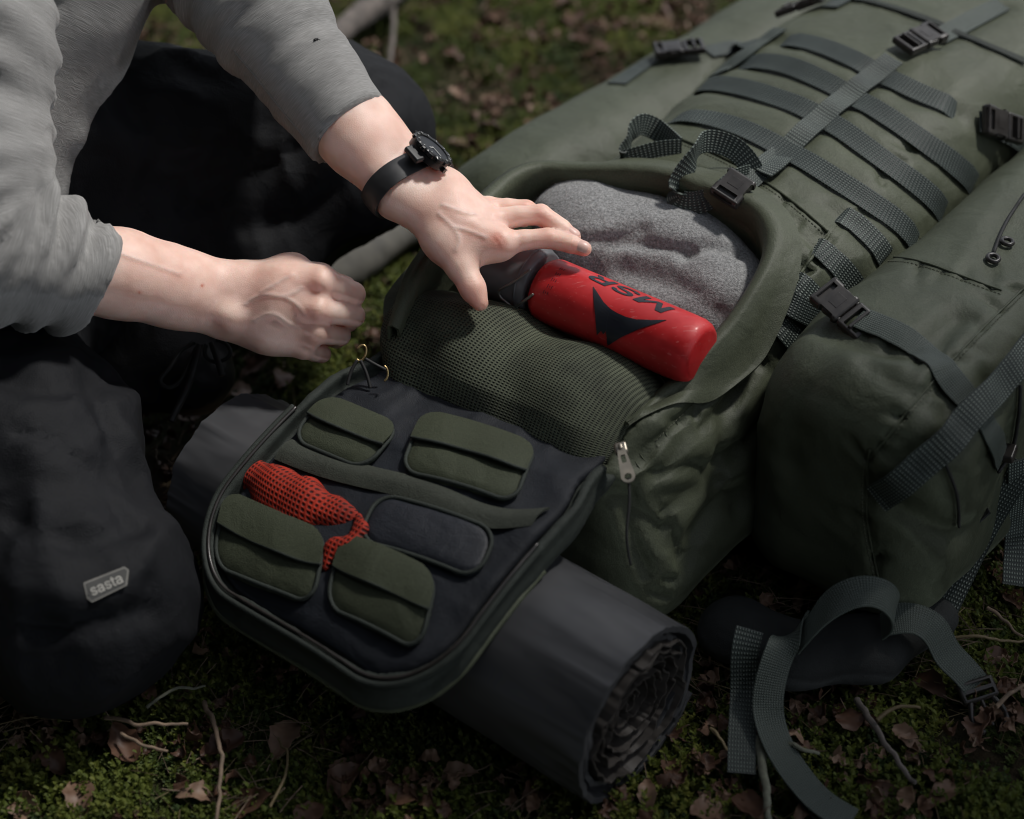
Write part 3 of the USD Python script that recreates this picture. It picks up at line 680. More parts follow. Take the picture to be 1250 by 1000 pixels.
for i, (u, v) in enumerate([(664, 356), (669, 349), (674, 341), (679, 334), (684, 328)]):
    for k, ln in enumerate((.006, .004, .005)):
        s0 = unroll([(u, v)])[0] + [.0016 * k * 1.4, 0]
        marks.append(trimesh.creation.box((.0005, ln * .55, .0002)).apply_translation([s0[0], s0[1], .0001]))
part('fine_print', wrap(trimesh.util.concatenate(marks)), 'print_black', bottle)

# dark metal canister behind the bottle, with a folded wire handle
can = thing('metal_canister', 'dark grey metal canister with folded wire handle under the hand', 'canister', b0)
CR = .0335; cb = b0 - bx * .008 + by * .004
prof = [(0, 0), (0, .029), (-.002, .0315), (-.005, CR - .001), (-.008, CR), (-.046, CR), (-.056, CR - .001), (-.064, CR - .006), (-.069, CR - .013), (-.071, CR - .02), (-.071, 0)]
part('canister_body', lathe([(x, r) for x, r in prof][::-1], cb, bx, bz, 72), 'dark_steel', can, smooth=40)
ring = lathe([(-.0105, CR + .0002), (-.0095, CR + .0011), (-.0085, CR + .0002)], cb, bx, bz, 72)
part('rolled_edge', ring, 'dark_steel', can, smooth=True)
def on_cyl(px, R, o):
    out = []
    for u, v in px:
        d = ray(np.array(float(u)), np.array(float(v))); e = eye - o
        dy, dz, oy, oz = d @ by, d @ bz, e @ by, e @ bz
        aa, bb, cc = dy * dy + dz * dz, dy * oy + dz * oz, oy * oy + oz * oz - R * R
        t = (-bb - math.sqrt(max(bb * bb - aa * cc, 0))) / aa
        out.append(eye + t * d)
    return np.array(out)
hpts = on_cyl([(648, 329), (640, 335), (612, 353), (609, 356), (610, 361), (622, 372), (626, 375), (631, 374), (651, 359)], CR + .003, cb)
part('wire_handle', tube(spline(hpts, 60), .0013, 8), 'steel_wire', can, smooth=True)

# ------------------------------------------------------------------ opened front flap with its pockets
FA = np.array([-.30, -.27, -.23, -.18, -.12, -.06, 0, .03]); FZ = np.array([.085, .108, .136, .164, .186, .199, .203, .205])
fz_s = CubicSpline(FA, FZ)
def zf(a): return fz_s(np.clip(a, -.3, .03))
def fw(V):       # flap coordinates (a, w, h) to the world
    V = np.asarray(V)
    return F(V[:, 0], V[:, 1], V[:, 2] + zf(V[:, 0]) + .004 * np.sin(V[:, 1] * 22 + 1) * sst(0, -.1, V[:, 0]))
def FLp(u, v, h=.0):
    z = .18
    for _ in range(25): q = L(Pz(np.array(float(u)), np.array(float(v)), z)); z = .5 * z + .5 * (float(zf(q[0])) + h)
    return q[:2]
flap_c, flap_h, flap_r = np.array([-.130, -.026]), np.array([.138, .150]), .075
def rr2(p, c, h, r):
    q = np.abs(p - c) - (h - r)
    return np.linalg.norm(np.maximum(q, 0), axis=1) + np.minimum(q.max(1), 0) - r
def flap_d(p):
    d = rr2(p[:, :2], flap_c, flap_h, flap_r)
    near = rr2(p[:, :2], flap_c + [.05, 0], flap_h + [.0, -.012], .02)
    return np.where(p[:, 0] > flap_c[0] + .02, smin(d, near, .01), d)
def flap_f(p, c=None, r=0):
    d2 = flap_d(p); h = p[:, 2]
    floor = smax(d2, np.abs(h + .010) - .005, .004)
    wall = smax(np.abs(d2 + .006) - .0045, np.abs(h + .003) - .014, .004)
    wall = smax(wall, p[:, 0] - .0, .004)
    return smin(floor, wall, .006)
fm_ = nets(flap_f, (-.29, -.2, -.03), (.02, .15, .03), .003)
V = np.asarray(fm_.vertices)
fm_ = push(fm_, .004 * fb(V, 18, 3, 81) + .0025 * (ridged(V, 20, 2, 83) - .4))
fm_ = mapm(fm_, fw)
flap = part('front_flap', fm_, 'binding', pack, smooth=40)
# lined inside, edge piping and zip tape
def outline(off, h, n=160):
    th = np.linspace(-.55 * np.pi, .55 * np.pi, n) + np.pi
    pts = []
    for t_ in th:
        d = np.array([math.cos(t_), math.sin(t_)]); lo, hi = 0, .4
        for _ in range(30):
            mid = (lo + hi) / 2
            if flap_d(np.array([[*(flap_c + d * mid), 0]]))[0] < off: lo = mid
            else: hi = mid
        pts.append([*(flap_c + d * lo), h])
    return np.array(pts)
part('edge_piping', tube(fw(outline(-.002, .012)), .0030, 8), 'binding', flap, smooth=True)
part('edge_piping', tube(fw(outline(.000, -.014)), .0030, 8), 'pack_fabric', flap, smooth=True)
part('zip_teeth', tube(fw(outline(-.006, .0135)), .0016, 6), 'buckle_plastic', flap, smooth=True)
lin = nets(lambda p, c=None, r=0: smax(flap_d(p) + .016, np.abs(p[:, 2] + .002) - .006, .006), (-.29, -.2, -.02), (.02, .15, .02), .0035)
V = np.asarray(lin.vertices); lin = push(lin, .010 * fb(V, 16, 3, 85) * (V[:, 2] > 0) + .006 * (ridged(V, 15, 2, 87) - .5) * (V[:, 2] > 0))
lin = mapm(lin, fw)
part('mesh_lining', lin, 'navy_mesh', flap, smooth=True)
def pocket(px, h, seed, h0=.004, name='pocket', mat='pocket_fabric'):
    q = np.array([FLp(u, v, h) for u, v in px])
    c = (q.min(0) + q.max(0)) / 2; hs = (q.max(0) - q.min(0)) / 2
    # corners in order: far-left, far-right, near-right, near-left
    M = trimesh.transformations
    def inv(p):      # bilinear rectangle fit: affine from unit square to the quad
        return p
    ex = ((q[1] - q[0]) + (q[2] - q[3])) / 4; ey = ((q[3] - q[0]) + (q[2] - q[1])) / 4; cc = q.mean(0)
    lx, ly = np.linalg.norm(ex), np.linalg.norm(ey); B = np.stack([ex / lx, ey / ly])
    Bi = np.linalg.inv(B.T)
    def f(p, c=None, r=0):
        s_ = (p[:, :2] - cc) @ Bi.T
        x = np.column_stack([s_, p[:, 2] - h0])
        dome = h * (1 - .35 * (np.abs(s_[:, 0]) / lx) ** 2.5 - .35 * (np.abs(s_[:, 1]) / ly) ** 2.5)
        d2 = rr2(s_, 0, np.array([lx, ly]), .020)
        return smax(d2, np.maximum(x[:, 2] - dome, -x[:, 2] - .004), .009) * .8
    m = nets(f, (-.30, -.22, -.01), (.06, .16, .06), .003)
    V = np.asarray(m.vertices); m = push(m, .002 * fb(V, 22, 3, seed) + .0025 * (ridged(V + .02 * np.sin(V[:, [1, 2, 0]] * 40), 16, 2, seed + 1) - .45))
    W_ = mapm(m, fw)
    pth = part(name, W_, mat, flap, smooth=True)
    an = np.linspace(0, 2 * np.pi, 90, endpoint=False)
    pts = []
    for t_ in an:
        d = np.array([math.cos(t_), math.sin(t_)]); lo, hi = 0, .2
        for _ in range(24):
            mid = (lo + hi) / 2
            if rr2((d * mid)[None], 0, np.array([lx, ly]), .020)[0] < -.0015: lo = mid
            else: hi = mid
        s_ = d * lo
        dome = h * (1 - .35 * (abs(s_[0]) / lx) ** 2.5 - .35 * (abs(s_[1]) / ly) ** 2.5)
        pts.append([*(cc + s_ @ B), h0 + dome * .86])
    part('pocket_piping', tube(fw(np.array(pts)), .0020, 8, closed=True), 'binding', flap, smooth=True)
    if mat == 'pocket_fabric':      # cover flap over the upper half, with a bound edge
        g = []
        for t_ in np.linspace(0, 1, 12):
            xs = np.linspace(-1, 1, 30); low = .12 + .10 * np.abs(xs) ** 4 * -1 + .03 * np.sin(xs * 4 + seed)
            s2 = -ly * .99 + t_ * (low + .99) * ly
            dy = np.maximum(0, .020 - (ly + s2)); s1 = xs * (lx - .020 + np.sqrt(np.maximum(.020 ** 2 - dy ** 2, 0)) - .0005)
            dome = h * (1 - .35 * (np.abs(s1) / lx) ** 2.5 - .35 * (np.abs(s2) / ly) ** 2.5)
            g.append(np.column_stack([cc + np.column_stack([s1, s2]) @ B, h0 + dome + .0022 + .0016 * t_ + .0012 * np.sin(s1 * 90 + seed) * t_]))
        g = np.array(g); rw = fw(g.reshape(-1, 3)).reshape(12, 30, 3)
        nn_ = np.cross(rw[5, 16] - rw[5, 14], rw[6, 15] - rw[4, 15]); rw = rw if nn_[2] < 0 else rw[:, ::-1]
        cv = part('cover_flap', ribbon(rw, .0014)[0], mat, flap, smooth=True)
        part('cover_edge', tube(rw[-1], .0016, 6), 'binding', flap, smooth=True)
    return pth
pocket([(398, 484), (492, 515), (446, 578), (352, 528)], .008, 91)
pocket([(520, 503), (655, 540), (632, 622), (484, 572)], .009, 93)
pocket([(280, 600), (396, 646), (388, 748), (252, 682)], .008, 95)
pocket([(425, 655), (530, 700), (520, 804), (388, 740)], .009, 97)
# middle divider band and the stuffed dark panel between pockets
dv = np.array([FLp(u, v, .006) for u, v in [(345, 545), (430, 575), (520, 605), (610, 635), (660, 630)]])
rowc = spline(np.column_stack([dv, np.full(len(dv), .010)]), 60)
rows = fw(np.stack([rowc + [.012, 0, -.004], rowc + [.004, 0, .0], rowc + [-.004, 0, .0], rowc + [-.012, 0, -.004]], 1).reshape(-1, 3)).reshape(60, 4, 3)
rb, ru = ribbon(rows if True else rows, .002); part('divider_band', rb, 'lining', flap, smooth=True)
q = np.array([FLp(u, v, .012) for u, v in [(450, 600), (620, 655), (530, 700), (440, 660)]])
def bundle(px, hgt, rad, mat, name, seed, uv=False, parent=None):
    q = np.array([FLp(u, v, hgt * .6) for u, v in px]); pr = [cone([*q[i], hgt * .4], [*q[i + 1], hgt * .4], rad[i], rad[i + 1]) for i in range(len(q) - 1)]
    m = nets(union(pr, .01), (-.3, -.24, -.05), (.08, .2, .08), .0028)
    V = np.asarray(m.vertices); m = push(m, .005 * fb(V, 30, 2, seed) + .005 * (ridged(V, 24, 2, seed + 3) - .5))
    V = np.asarray(m.vertices).copy(); m = mapm(m, fw)
    return part(name, m, mat, parent or flap, smooth=True, uv=(V[:, :2] + V[:, 2:] * .6) if uv else None)
pocket([(452, 602), (622, 650), (572, 712), (444, 662)], .006, 121, name='map_pocket', mat='navy_panel')
redn = thing('red_net', 'bright orange red net cloth showing between the flap pockets', 'net', fw(np.array([[*FLp(360, 610), 0]]))[0])
bundle([(312, 585), (338, 606), (372, 624), (405, 632), (440, 640)], -.010, [.014, .022, .022, .015, .007], 'red_mesh', 'net_cloth', 111, True, redn)
bundle([(436, 630), (440, 650), (425, 668), (405, 672), (398, 690)], .012, [.004, .005, .006, .008, .006], 'red_mesh', 'net_cloth', 113, True, redn)

# ------------------------------------------------------------------ rolled sleeping mat under the flap
r0_, r1_ = np.array([-.275, 1.268, .083]), np.array([.108, .952, .083])
rx = unit(r1_ - r0_); RL = np.linalg.norm(r1_ - r0_); ry = unit(np.cross(Z, rx))
mat_ = thing('sleeping_mat', 'rolled dark grey sleeping mat lying on the moss under the open flap', 'sleeping mat', (r0_ + r1_) / 2 * [1, 1, 0])
def sheet(th0, th1, ra, rb_, x0, x1, nx, nth, thick, wrin, seed, endw=0.):
    """rolled sheet: spiral from radius ra to rb_ along the roll's axis"""
    th = np.linspace(th0, th1, nth); s_ = np.linspace(0, 1, nx)
    TH, X = np.meshgrid(th, s_, indexing='ij')
    xx = x0 + (x1 - x0) * X
    R = ra + (rb_ - ra) * (TH - th0) / (th1 - th0)
    p = np.stack([np.cos(TH) * 3 * R / .08, np.sin(TH) * 3 * R / .08, xx * 9 + 0 * TH], -1)
    e = np.maximum(sst(.82, 1, X), sst(.18, 0, X))
    R = R + wrin * (fb(p * 1.3, 1, 2, seed) + .55 * (ridged(p * [1.5, 1.5, .7], 1, 2, seed + 5) - .5)) * (.35 + e * 1.1)
    xx = xx + endw * fb(p * 1.3, 1, 3, seed + 9) * e * np.sign(X - .5)
    squash = 1 - .06 * (np.sin(TH) < 0) * np.sin(TH) ** 2
    P = r0_ + xx[..., None] * rx + (R * np.cos(TH))[..., None] * ry + (R * squash * np.sin(TH))[..., None] * Z
    return ribbon(P, thick)[0]
part('outer_sheet', sheet(-.8, 5.78, .0800, .089, 0, RL, 70, 160, -.0055, .0045, 3, .006), 'mat_foam', mat_, smooth=50)
part('outer_sheet', sheet(-1.0, 6.4, .067, .0765, .004, RL - .004, 40, 140, -.005, .005, 13, .012), 'mat_foam', mat_, smooth=50)
for i, (ra, rb_, t0, t1) in enumerate([(.056, .065, .5, 8.0), (.046, .056, 2.2, 9.7), (.034, .046, .2, 9.0), (.022, .034, 1.5, 9.0), (.010, .022, 0, 7.5), (.003, .010, 1, 7.0)]):
    part('inner_layer', sheet(t0, t1, ra, rb_, .006 + .004 * i, RL + .002 - .003 * i, 44, 300, .0012, .0095, 23 + i * 7, .012), 'mat_inner', mat_, smooth=50)
V0 = lambda u, v, d: Pd(u, v, d)
tail = [Pz(868, 835, .075), Pz(880, 870, .045), Pz(872, 905, .02), Pz(840, 912, .012), Pz(815, 905, .010)]
#(tr, _) = strap_3d(tail, [rx * .8 + Z * .3] * 5, .03, 50, 7, .001); part('loose_corner', tr, 'mat_inner', mat_, smooth=True)
# ------------------------------------------------------------------ the person kneeling at the left
J = lambda u, v, d: Pd(np.array(float(u)), np.array(float(v)), d)
def chain(pts, k=None):
    """pts: (joint, radius) in order -> cones"""
    out = []
    for (a, ra), (b, rb) in zip(pts[:-1], pts[1:]):
        c = cone(a, b, ra, rb); out.append((*c, k) if k else c)
    return out
person = thing('person', 'person kneeling at the left in grey shirt and black trousers, reaching into the backpack', 'person', (-.55, 1.35, 0))
# left arm, the one with the watch
LE, LS = J(292, -25, 1.62), J(120, -230, 1.74)
LWr, LWu = J(486, 240, 1.565), J(509, 213, 1.585)
lw = (LWr + LWu) / 2
# right arm and its loose fist
RE, RS = J(-28, 300, 1.47), J(-40, -200, 1.50)
RWr, RWu = J(284, 349, 1.60), J(276, 385, 1.60)
CH, PE, NK, HD = J(20, -130, 1.66), J(-150, 330, 1.74), J(70, -300, 1.62), J(150, -400, 1.55)
torso = [cone(CH, PE, .12, .11), cone(LS, RS, .075, .075), cone(LS, CH, .075, .11), cone(RS, CH, .075, .11), cone(CH, NK, .085, .056)]
bp = [(*t, .05) for t in torso]
hd = unit(unit(HD - NK) + .25 * np.array([1, -.4, 0]))
fwd_h = unit(np.array([.75, -.35, -.55]) - hd * (np.array([.75, -.35, -.55]) @ hd)); side_h = np.cross(hd, fwd_h)
bp += [(*cone(NK, HD, .056, .062), .03), (*ball(HD + hd * .05, 1, (.098, .076, .115), [fwd_h, side_h, hd]), .03), (*ball(HD - hd * .03 + fwd_h * .03, 1, (.062, .055, .07), [fwd_h, side_h, hd]), .03)]
bp += [(*cone(HD + fwd_h * .092 + hd * .03, HD + fwd_h * .115 - hd * .01, .009, .014), .012), (*cone(HD + fwd_h * .088 - hd * .045 + side_h * .02, HD + fwd_h * .088 - hd * .045 - side_h * .02, .009, .009), .01)]
bp += [(*ball(HD + s * side_h * .078, 1, (.018, .008, .03), [fwd_h, side_h, hd]), .008) for s in (-1, 1)]
bp += chain([(LS, .052), (LE, .045), (J(400, 120, 1.60), .037), (J(440, 170, 1.588), .0335)], .02)
bp += chain([(J(428, 168, 1.582), .029), (LWr, .0205)], .02) + chain([(J(448, 156, 1.60), .029), (LWu, .0205)], .02)
bp += chain([(RS, .055), (RE, .047), (J(70, 322, 1.52), .041), (J(150, 335, 1.555), .0385), (J(215, 352, 1.58), .033)], .02)
bp += chain([(J(210, 338, 1.58), .028), (RWr, .0215)], .02) + chain([(J(210, 364, 1.58), .026), (RWu, .0205)], .02)
# left hand: palm
LM = [(J(611, 298, 1.548), .0128), (J(600, 271, 1.565), .0130), (J(588, 258, 1.583), .0120), (J(574, 252, 1.602), .0108)]
for i, (m, r) in enumerate(LM):
    w_ = LWr * (1 - i / 3) + LWu * (i / 3)
    md = w_ * .45 + m * .55 + np.array([0, 0, .002])
    bp += chain([(w_, .0185), (md, .0155), (m, r)], .016)
LF = [[LM[0], (J(640, 293, 1.551), .0095), (J(668, 291, 1.553), .0095), (J(697, 298, 1.551), .0083), (J(713, 304, 1.550), .0070)],
      [LM[1], (J(632, 264, 1.566), .0096), (J(660, 262, 1.567), .0097), (J(686, 279, 1.563), .0085), (J(700, 290, 1.561), .0072)],
      [LM[2], (J(618, 254, 1.585), .0090), (J(642, 256, 1.586), .0090), (J(664, 268, 1.590), .0080), (J(676, 278, 1.592), .0068)],
      [LM[3], (J(596, 250, 1.603), .0080), (J(614, 253, 1.606), .0080), (J(630, 262, 1.612), .0070), (J(640, 270, 1.615), .0062)]]
thumbL = [(J(512, 262, 1.565), .0165), (J(540, 294, 1.552), .0150), (J(563, 326, 1.542), .0118), (J(577, 352, 1.536), .0098), (J(586, 370, 1.534), .0076)]
bp += chain(thumbL, .012)
bp += [(*cone(thumbL[1][0], LM[0][0], .014, .0115), .016), (*cone(J(552, 305, 1.55), J(592, 305, 1.55), .011, .010), .016)]
fingers = []
for f_ in LF: fingers.append(chain(f_, .0025))
# right fist: back of the hand to the viewer, fingers curled away
RM = [(J(391, 344, 1.580), .0138), (J(388, 378, 1.578), .0132), (J(383, 405, 1.586), .0118), (J(371, 425, 1.596), .0106)]
for i, (m, r) in enumerate(RM):
    w_ = RWr * (1 - i / 3) + RWu * (i / 3)
    md = w_ * .45 + m * .55 + (eye - m) * .002
    bp += chain([(w_, .0195), (md, .0165), (m, r)], .016)
bp += [(*ball(J(338, 405, 1.612), 1, (.040, .020, .020), [rgt, upv, fwd]), .014), (*cone(J(312, 345, 1.61), J(358, 331, 1.606), .020, .0165), .014), (*cone(J(352, 333, 1.606), J(391, 343, 1.585), .016, .0125), .012)]
RF = [[RM[0], (J(412, 351, 1.586), .0122), (J(431, 359, 1.598), .0116), (J(424, 369, 1.626), .0104), (J(408, 373, 1.632), .0092)],
      [RM[1], (J(412, 382, 1.588), .0111), (J(432, 386, 1.602), .0107), (J(425, 393, 1.630), .0096), (J(408, 394, 1.634), .0088)],
      [RM[2], (J(403, 408, 1.600), .0098), (J(416, 410, 1.612), .0095), (J(411, 414, 1.634), .0087), (J(397, 412, 1.638), .0080)],
      [RM[3], (J(384, 430, 1.606), .0088), (J(393, 432, 1.614), .0084), (J(389, 432, 1.632), .0078), (J(379, 428, 1.638), .0070)]]
for f_ in RF: fingers.append(chain(f_, .0025))
thumbR = [(J(300, 345, 1.625), .018), (J(350, 330, 1.635), .0150), (J(392, 338, 1.642), .0118), (J(420, 352, 1.640), .0105), (J(432, 362, 1.632), .0088)]
bp += chain(thumbR, .008)
# tendons, veins and knuckle bumps
for i in range(4):
    w_ = RWr * (1 - i / 3) + RWu * (i / 3); m = RM[i][0]; to = unit(eye - m)
    bp.append((*cone(w_ * .3 + m * .7 + to * .0135, m + to * (RM[i][1] - .005), .0025, .0050), .006))
    bp.append((*ball(m + to * (RM[i][1] - .0045) , .0062), .006))
for i in range(3):
    w_ = LWr * (1 - i / 3) + LWu * (i / 3); m = LM[i][0]; to = unit(unit(eye - m) + Z)
    bp.append((*cone(w_ * .45 + m * .55 + to * .0125, m + to * (LM[i][1] - .005), .0025, .0045), .007))
    bp.append((*ball(m + to * (LM[i][1] - .005), .006), .006))
bp += [(*ball(J(280, 386, 1.578), .012), .012), (*ball(J(512, 214, 1.572), .008), .01)]
veins = [[(300, 372), (322, 360), (345, 362), (368, 352)], [(345, 362), (362, 372), (372, 384)], [(310, 392), (335, 384), (352, 395), (366, 400)], [(318, 358), (340, 345), (356, 335)],
         [(536, 262), (552, 277), (560, 292), (556, 306)], [(552, 277), (575, 283), (592, 290)], [(540, 250), (562, 258), (580, 262)], [(120, 300), (170, 318), (220, 335)]]
palm_u = union(bp, .015)
fing_u = [union(f_, .0025) for f_ in fingers]
fbb = [(np.mean([q[0] for q in f_], 0), max(np.linalg.norm(q[0] - np.mean([q_[0] for q_ in f_], 0)) + q[1] for q in f_)) for f_ in fingers]
def body_sd(p, c=None, r=0):
    d = palm_u(p, c, r)
    for fu, (fc_, fr) in zip(fing_u, fbb):
        if c is not None and np.linalg.norm(fc_ - c) - fr > r + .02: continue
        d = smin(d, fu(p, c, r), .0034)
    return d
allc = np.array([q[0] for q in bp]); allr = np.array([q[1] for q in bp])
hb_lo = (allc - allr[:, None]).min(0) - .02; hb_hi = (allc + allr[:, None]).max(0) + .13
skin_m = nets(body_sd, hb_lo, hb_hi, .0023)
skin_m = trimesh.Trimesh(skin_m.vertices, skin_m.faces, process=False)
V = np.asarray(skin_m.vertices)
SK = Surf([skin_m])
VALL = V; near_ = (np.linalg.norm(V - J(610, 290, 1.56), axis=1) < .17) | (np.linalg.norm(V - J(360, 375, 1.6), axis=1) < .15) | (np.linalg.norm(V - J(200, 350, 1.57), axis=1) < .13)
V = V[near_]
vein = np.zeros(len(V))
for vl in veins:
    pts, nn = SK.px(spline(vl, 60)); pts = fill(pts)
    d, _ = cKDTree(pts).query(V, distance_upper_bound=.02); d = np.where(np.isfinite(d), d, 1)
    vein = np.maximum(vein, np.exp(-(d / .0019) ** 2))
creases = []
def joint_lines(ch, w_=.75):
    for k in (2, 3):
        j, r_ = ch[k]; t_ = unit(ch[k + 1][0] - ch[k - 1][0]); s_ = unit(np.cross(t_, eye - j)); to = unit(np.cross(s_, t_)); to *= np.sign(to @ (eye - j))
        for o in (-.0022, 0, .0024):
            creases.append(np.array([j + t_ * o + to * r_ * math.cos(x) + s_ * r_ * math.sin(x) for x in np.linspace(-.8, .8, 12)]))
for f_ in LF[:3] + RF[:3]: joint_lines(f_)
for f_ in RF:
    j, r_ = f_[0]; t_ = unit(f_[1][0] - j); s_ = unit(np.cross(t_, eye - j)); to = unit(np.cross(s_, t_)); to *= np.sign(to @ (eye - j))
    for o in (-.004, -.0012, .0014, .004): creases.append(np.array([j + t_ * (o + .0012 * math.sin(x * 3 + o * 900)) + to * r_ * math.cos(x) + s_ * r_ * math.sin(x) for x in np.linspace(-.55, .55, 12)]))
joint_lines(thumbL)
creases.append(fill(SK.px(spline([(600, 288), (607, 296), (611, 306)], 16))[0])); creases.append(fill(SK.px(spline([(604, 285), (613, 292), (617, 301)], 16))[0])); creases.append(fill(SK.px(spline([(580, 262), (596, 268), (612, 271)], 16))[0]))
dsp = .0011 * vein
for c_ in creases:
    d, _ = cKDTree(c_).query(V, distance_upper_bound=.01); d = np.where(np.isfinite(d), d, 1); dsp -= .00055 * np.exp(-(d / .0008) ** 2)
dsp += .0008 * fb(V, 70, 2, 201)
full = lambda x: np.where(near_, np.bincount(np.flatnonzero(near_), x, len(VALL)), 0)
skin_m = push(skin_m, full(dsp))
tint = np.zeros(len(V))
for ch, amt in [(f_, .55) for f_ in RF] + [(f_, .40) for f_ in LF]:
    for j, rr in ((ch[0], .0125), (ch[2], .011), (ch[4], .012)):
        d = np.linalg.norm(V - j[0], axis=1); tint = np.maximum(tint, amt * np.exp(-(d / rr) ** 2))
d = np.linalg.norm(V - thumbL[-1][0], axis=1); tint = np.maximum(tint, .5 * np.exp(-(d / .02) ** 2))
for u, v in [(611, 299), (607, 292)]:
    pt = fill(np.vstack([SK.px([(u, v)])[0], SK.px([(u, v + 1)])[0]]))[0]; tint = np.maximum(tint, .6 * np.exp(-(np.linalg.norm(V - pt, axis=1) / .007) ** 2))
tint = np.clip(tint + .12 * fb(V, 60, 2, 205), 0, 1)
for u, v, r_ in [(170, 357, .0011), (247, 349, .0014)]:      # two moles on the forearm
    pt = SK.px([(u, v)])[0][0]; tint = np.maximum(tint, 1.1 * np.exp(-(np.linalg.norm(V - pt, axis=1) / (r_ * 1.2)) ** 2))
tint, vein = full(tint), full(vein)
part('body', skin_m, 'skin', person, smooth=True, prim={'tint': tint, 'vein': .28 * vein})
# hair, a cap of short hair shells
hm = nets(union([ball(HD + hd * .058 - fwd_h * .008, 1, (.104, .083, .117), [fwd_h, side_h, hd])], .01), HD - .2, HD + .25, .006)
V = np.asarray(hm.vertices); hm = push(hm, .012 * fb(V, 40, 3, 7))
hm.update_faces((((hm.triangles_center - HD) @ fwd_h) < .055 + .4 * ((hm.triangles_center - HD) @ hd - .06)) & (((hm.triangles_center - HD) @ hd) > -.03))
part('hair', hm, 'hair', person, smooth=True)
# finger nails that show
def nail(ch, w_=.011, l=.011):
    a_, b_ = ch[-2][0], ch[-1][0]; t_ = unit(b_ - a_)
    P, N = SK.px([(625 + (((b_ - eye) @ rgt) / ((b_ - eye) @ fwd)) * S, 500 - (((b_ - eye) @ upv) / ((b_ - eye) @ fwd)) * S)])
    if np.isnan(P).any(): return
    n_ = unit(unit(N[0]) + Z * .8); n_ = unit(n_ - t_ * (n_ @ t_)); s_ = np.cross(t_, n_)
    g, k = np.meshgrid(np.linspace(-1, 1, 9), np.linspace(-1, 1, 9), indexing='ij')
    sh = np.sqrt(np.clip(1 - np.abs(k) ** 4 * .5, 0, 1))
    o = b_ - t_ * .002 + n_ * (ch[-1][1] + .0004)
    P = o + (k * l / 2)[..., None] * t_ + (g * w_ / 2 * sh)[..., None] * s_ - (g ** 2 * .0026 + np.clip(-k, 0, 1) * .0004 + np.clip(k, 0, 1) ** 2 * .0012)[..., None] * n_
    part('nail', ribbon(P, .0006)[0], 'nail', person, smooth=True)
plain('nail', (.66, .42, .36), rough=.4, var=.08)
nail(LF[0]); nail(LF[1])

# shirt with pushed-up sleeves
def cutf(prims, k, o, nrm):
    u_ = union(prims, k); o = np.asarray(o); nrm = unit(nrm)
    return lambda p, c=None, r=0: smax(u_(p, c, r), (p - o) @ nrm, .003)
cuL, cuR = J(427, 161, 1.592), J(109, 334, 1.535)
nL = unit(lw - J(400, 120, 1.60)); nR = unit((RWr + RWu) / 2 - J(40, 318, 1.50))
sl_L = cutf(chain([(LS, .075), (J(240, -80, 1.66), .062), (LE, .060), (J(330, 30, 1.612), .0525), (J(385, 105, 1.60), .0425), (J(432, 167, 1.59), .0372), (J(470, 210, 1.585), .036)], .03), .03, cuL, nL)
sl_R = cutf(chain([(RS, .08), (J(-32, 60, 1.47), .064), (J(-30, 200, 1.465), .060), (RE, .062), (J(30, 315, 1.495), .052), (J(75, 327, 1.52), .0455), (J(112, 335, 1.537), .0420), (J(160, 345, 1.56), .041)], .03), .03, cuR, nR)
tor = union([(*cone(CH, J(-75, 110, 1.68), .150, .150), .05), (*cone(J(-75, 110, 1.68), J(-130, 300, 1.73), .150, .155), .05), (*cone(LS, RS, .085, .085), .05), (*cone(LS, CH, .085, .12), .05), (*cone(RS, CH, .085, .12), .05), (*cone(CH, NK, .095, .062), .05),
             (*cone(J(60, -60, 1.62), J(-40, 160, 1.64), .105, .10), .04)], .05)
hem_n = unit(PE - CH)
def shirt_sd(p, c=None, r=0):
    t_ = smax(tor(p, c, r), (p - (PE + hem_n * .03)) @ hem_n, .01)
    t_ = smax(t_, -((p - (NK * .75 + CH * .25)) @ -unit(NK - CH)) , .01)
    return smin(smin(t_, sl_L(p, c, r), .02), sl_R(p, c, r), .012)
sh = nets(shirt_sd, hb_lo - .06, hb_hi + .06, .0048)
V = np.asarray(sh.vertices)
def along(pts, V):
    """arc length along, and angle around, a polyline of joints"""
    pts = spline(np.array(pts), 80); d, i = cKDTree(pts).query(V)
    s_ = np.r_[0, np.cumsum(np.linalg.norm(np.diff(pts, axis=0), axis=1))]; T_ = unit(np.gradient(pts, axis=0))
    o = V - pts[i]; l = s_[i] + (o * T_[i]).sum(1); o = o - T_[i] * (o * T_[i]).sum(1)[:, None]
    ref = np.array([0, 0, 1.0]); e1 = unit(ref - T_[i] * (T_[i] @ ref)[:, None]); e2 = np.cross(T_[i], e1)
    return d, l, np.arctan2((o * e2).sum(1), (o * e1).sum(1))
plL = [LS, J(240, -80, 1.66), LE, J(385, 105, 1.60), cuL]; plR = [RS, J(-32, 60, 1.47), RE, J(60, 323, 1.51), cuR]; plT = [NK, CH, J(-60, 110, 1.66), PE]
dL, lL, aL = along(plL, V); dR, lR, aR = along(plR, V); dT, lT, aT = along(plT, V)
which = np.argmin(np.stack([dL - .05, dR - .05, dT - .14]), 0)
lenL = lL.max(); lenR = lR.max()
foldL = np.zeros(len(V)); foldR = np.zeros(len(V))
toL, toR = lenL - lL, lenR - lR          # distance up from the cuff
ph = 2.2 * fb(V, 9, 2, 221)
foldL = np.sin(toL * 2 * np.pi / .034 + .9 * np.sin(aL + 1) + ph * 4) * .0035 * np.exp(-((toL - .24) / .10) ** 2) + np.sin(toL * 2 * np.pi / .021 + ph * 6 + aL) * .0012 * sst(.02, .12, toL)
foldR = (np.abs(np.sin(toR * np.pi / .031 + .7 * np.sin(aR * 1 + .5) + ph * 3.5)) - .6) * .015 * sst(.005, .05, toR) * (.55 + .45 * np.sin(aR * 2 + 1)) 
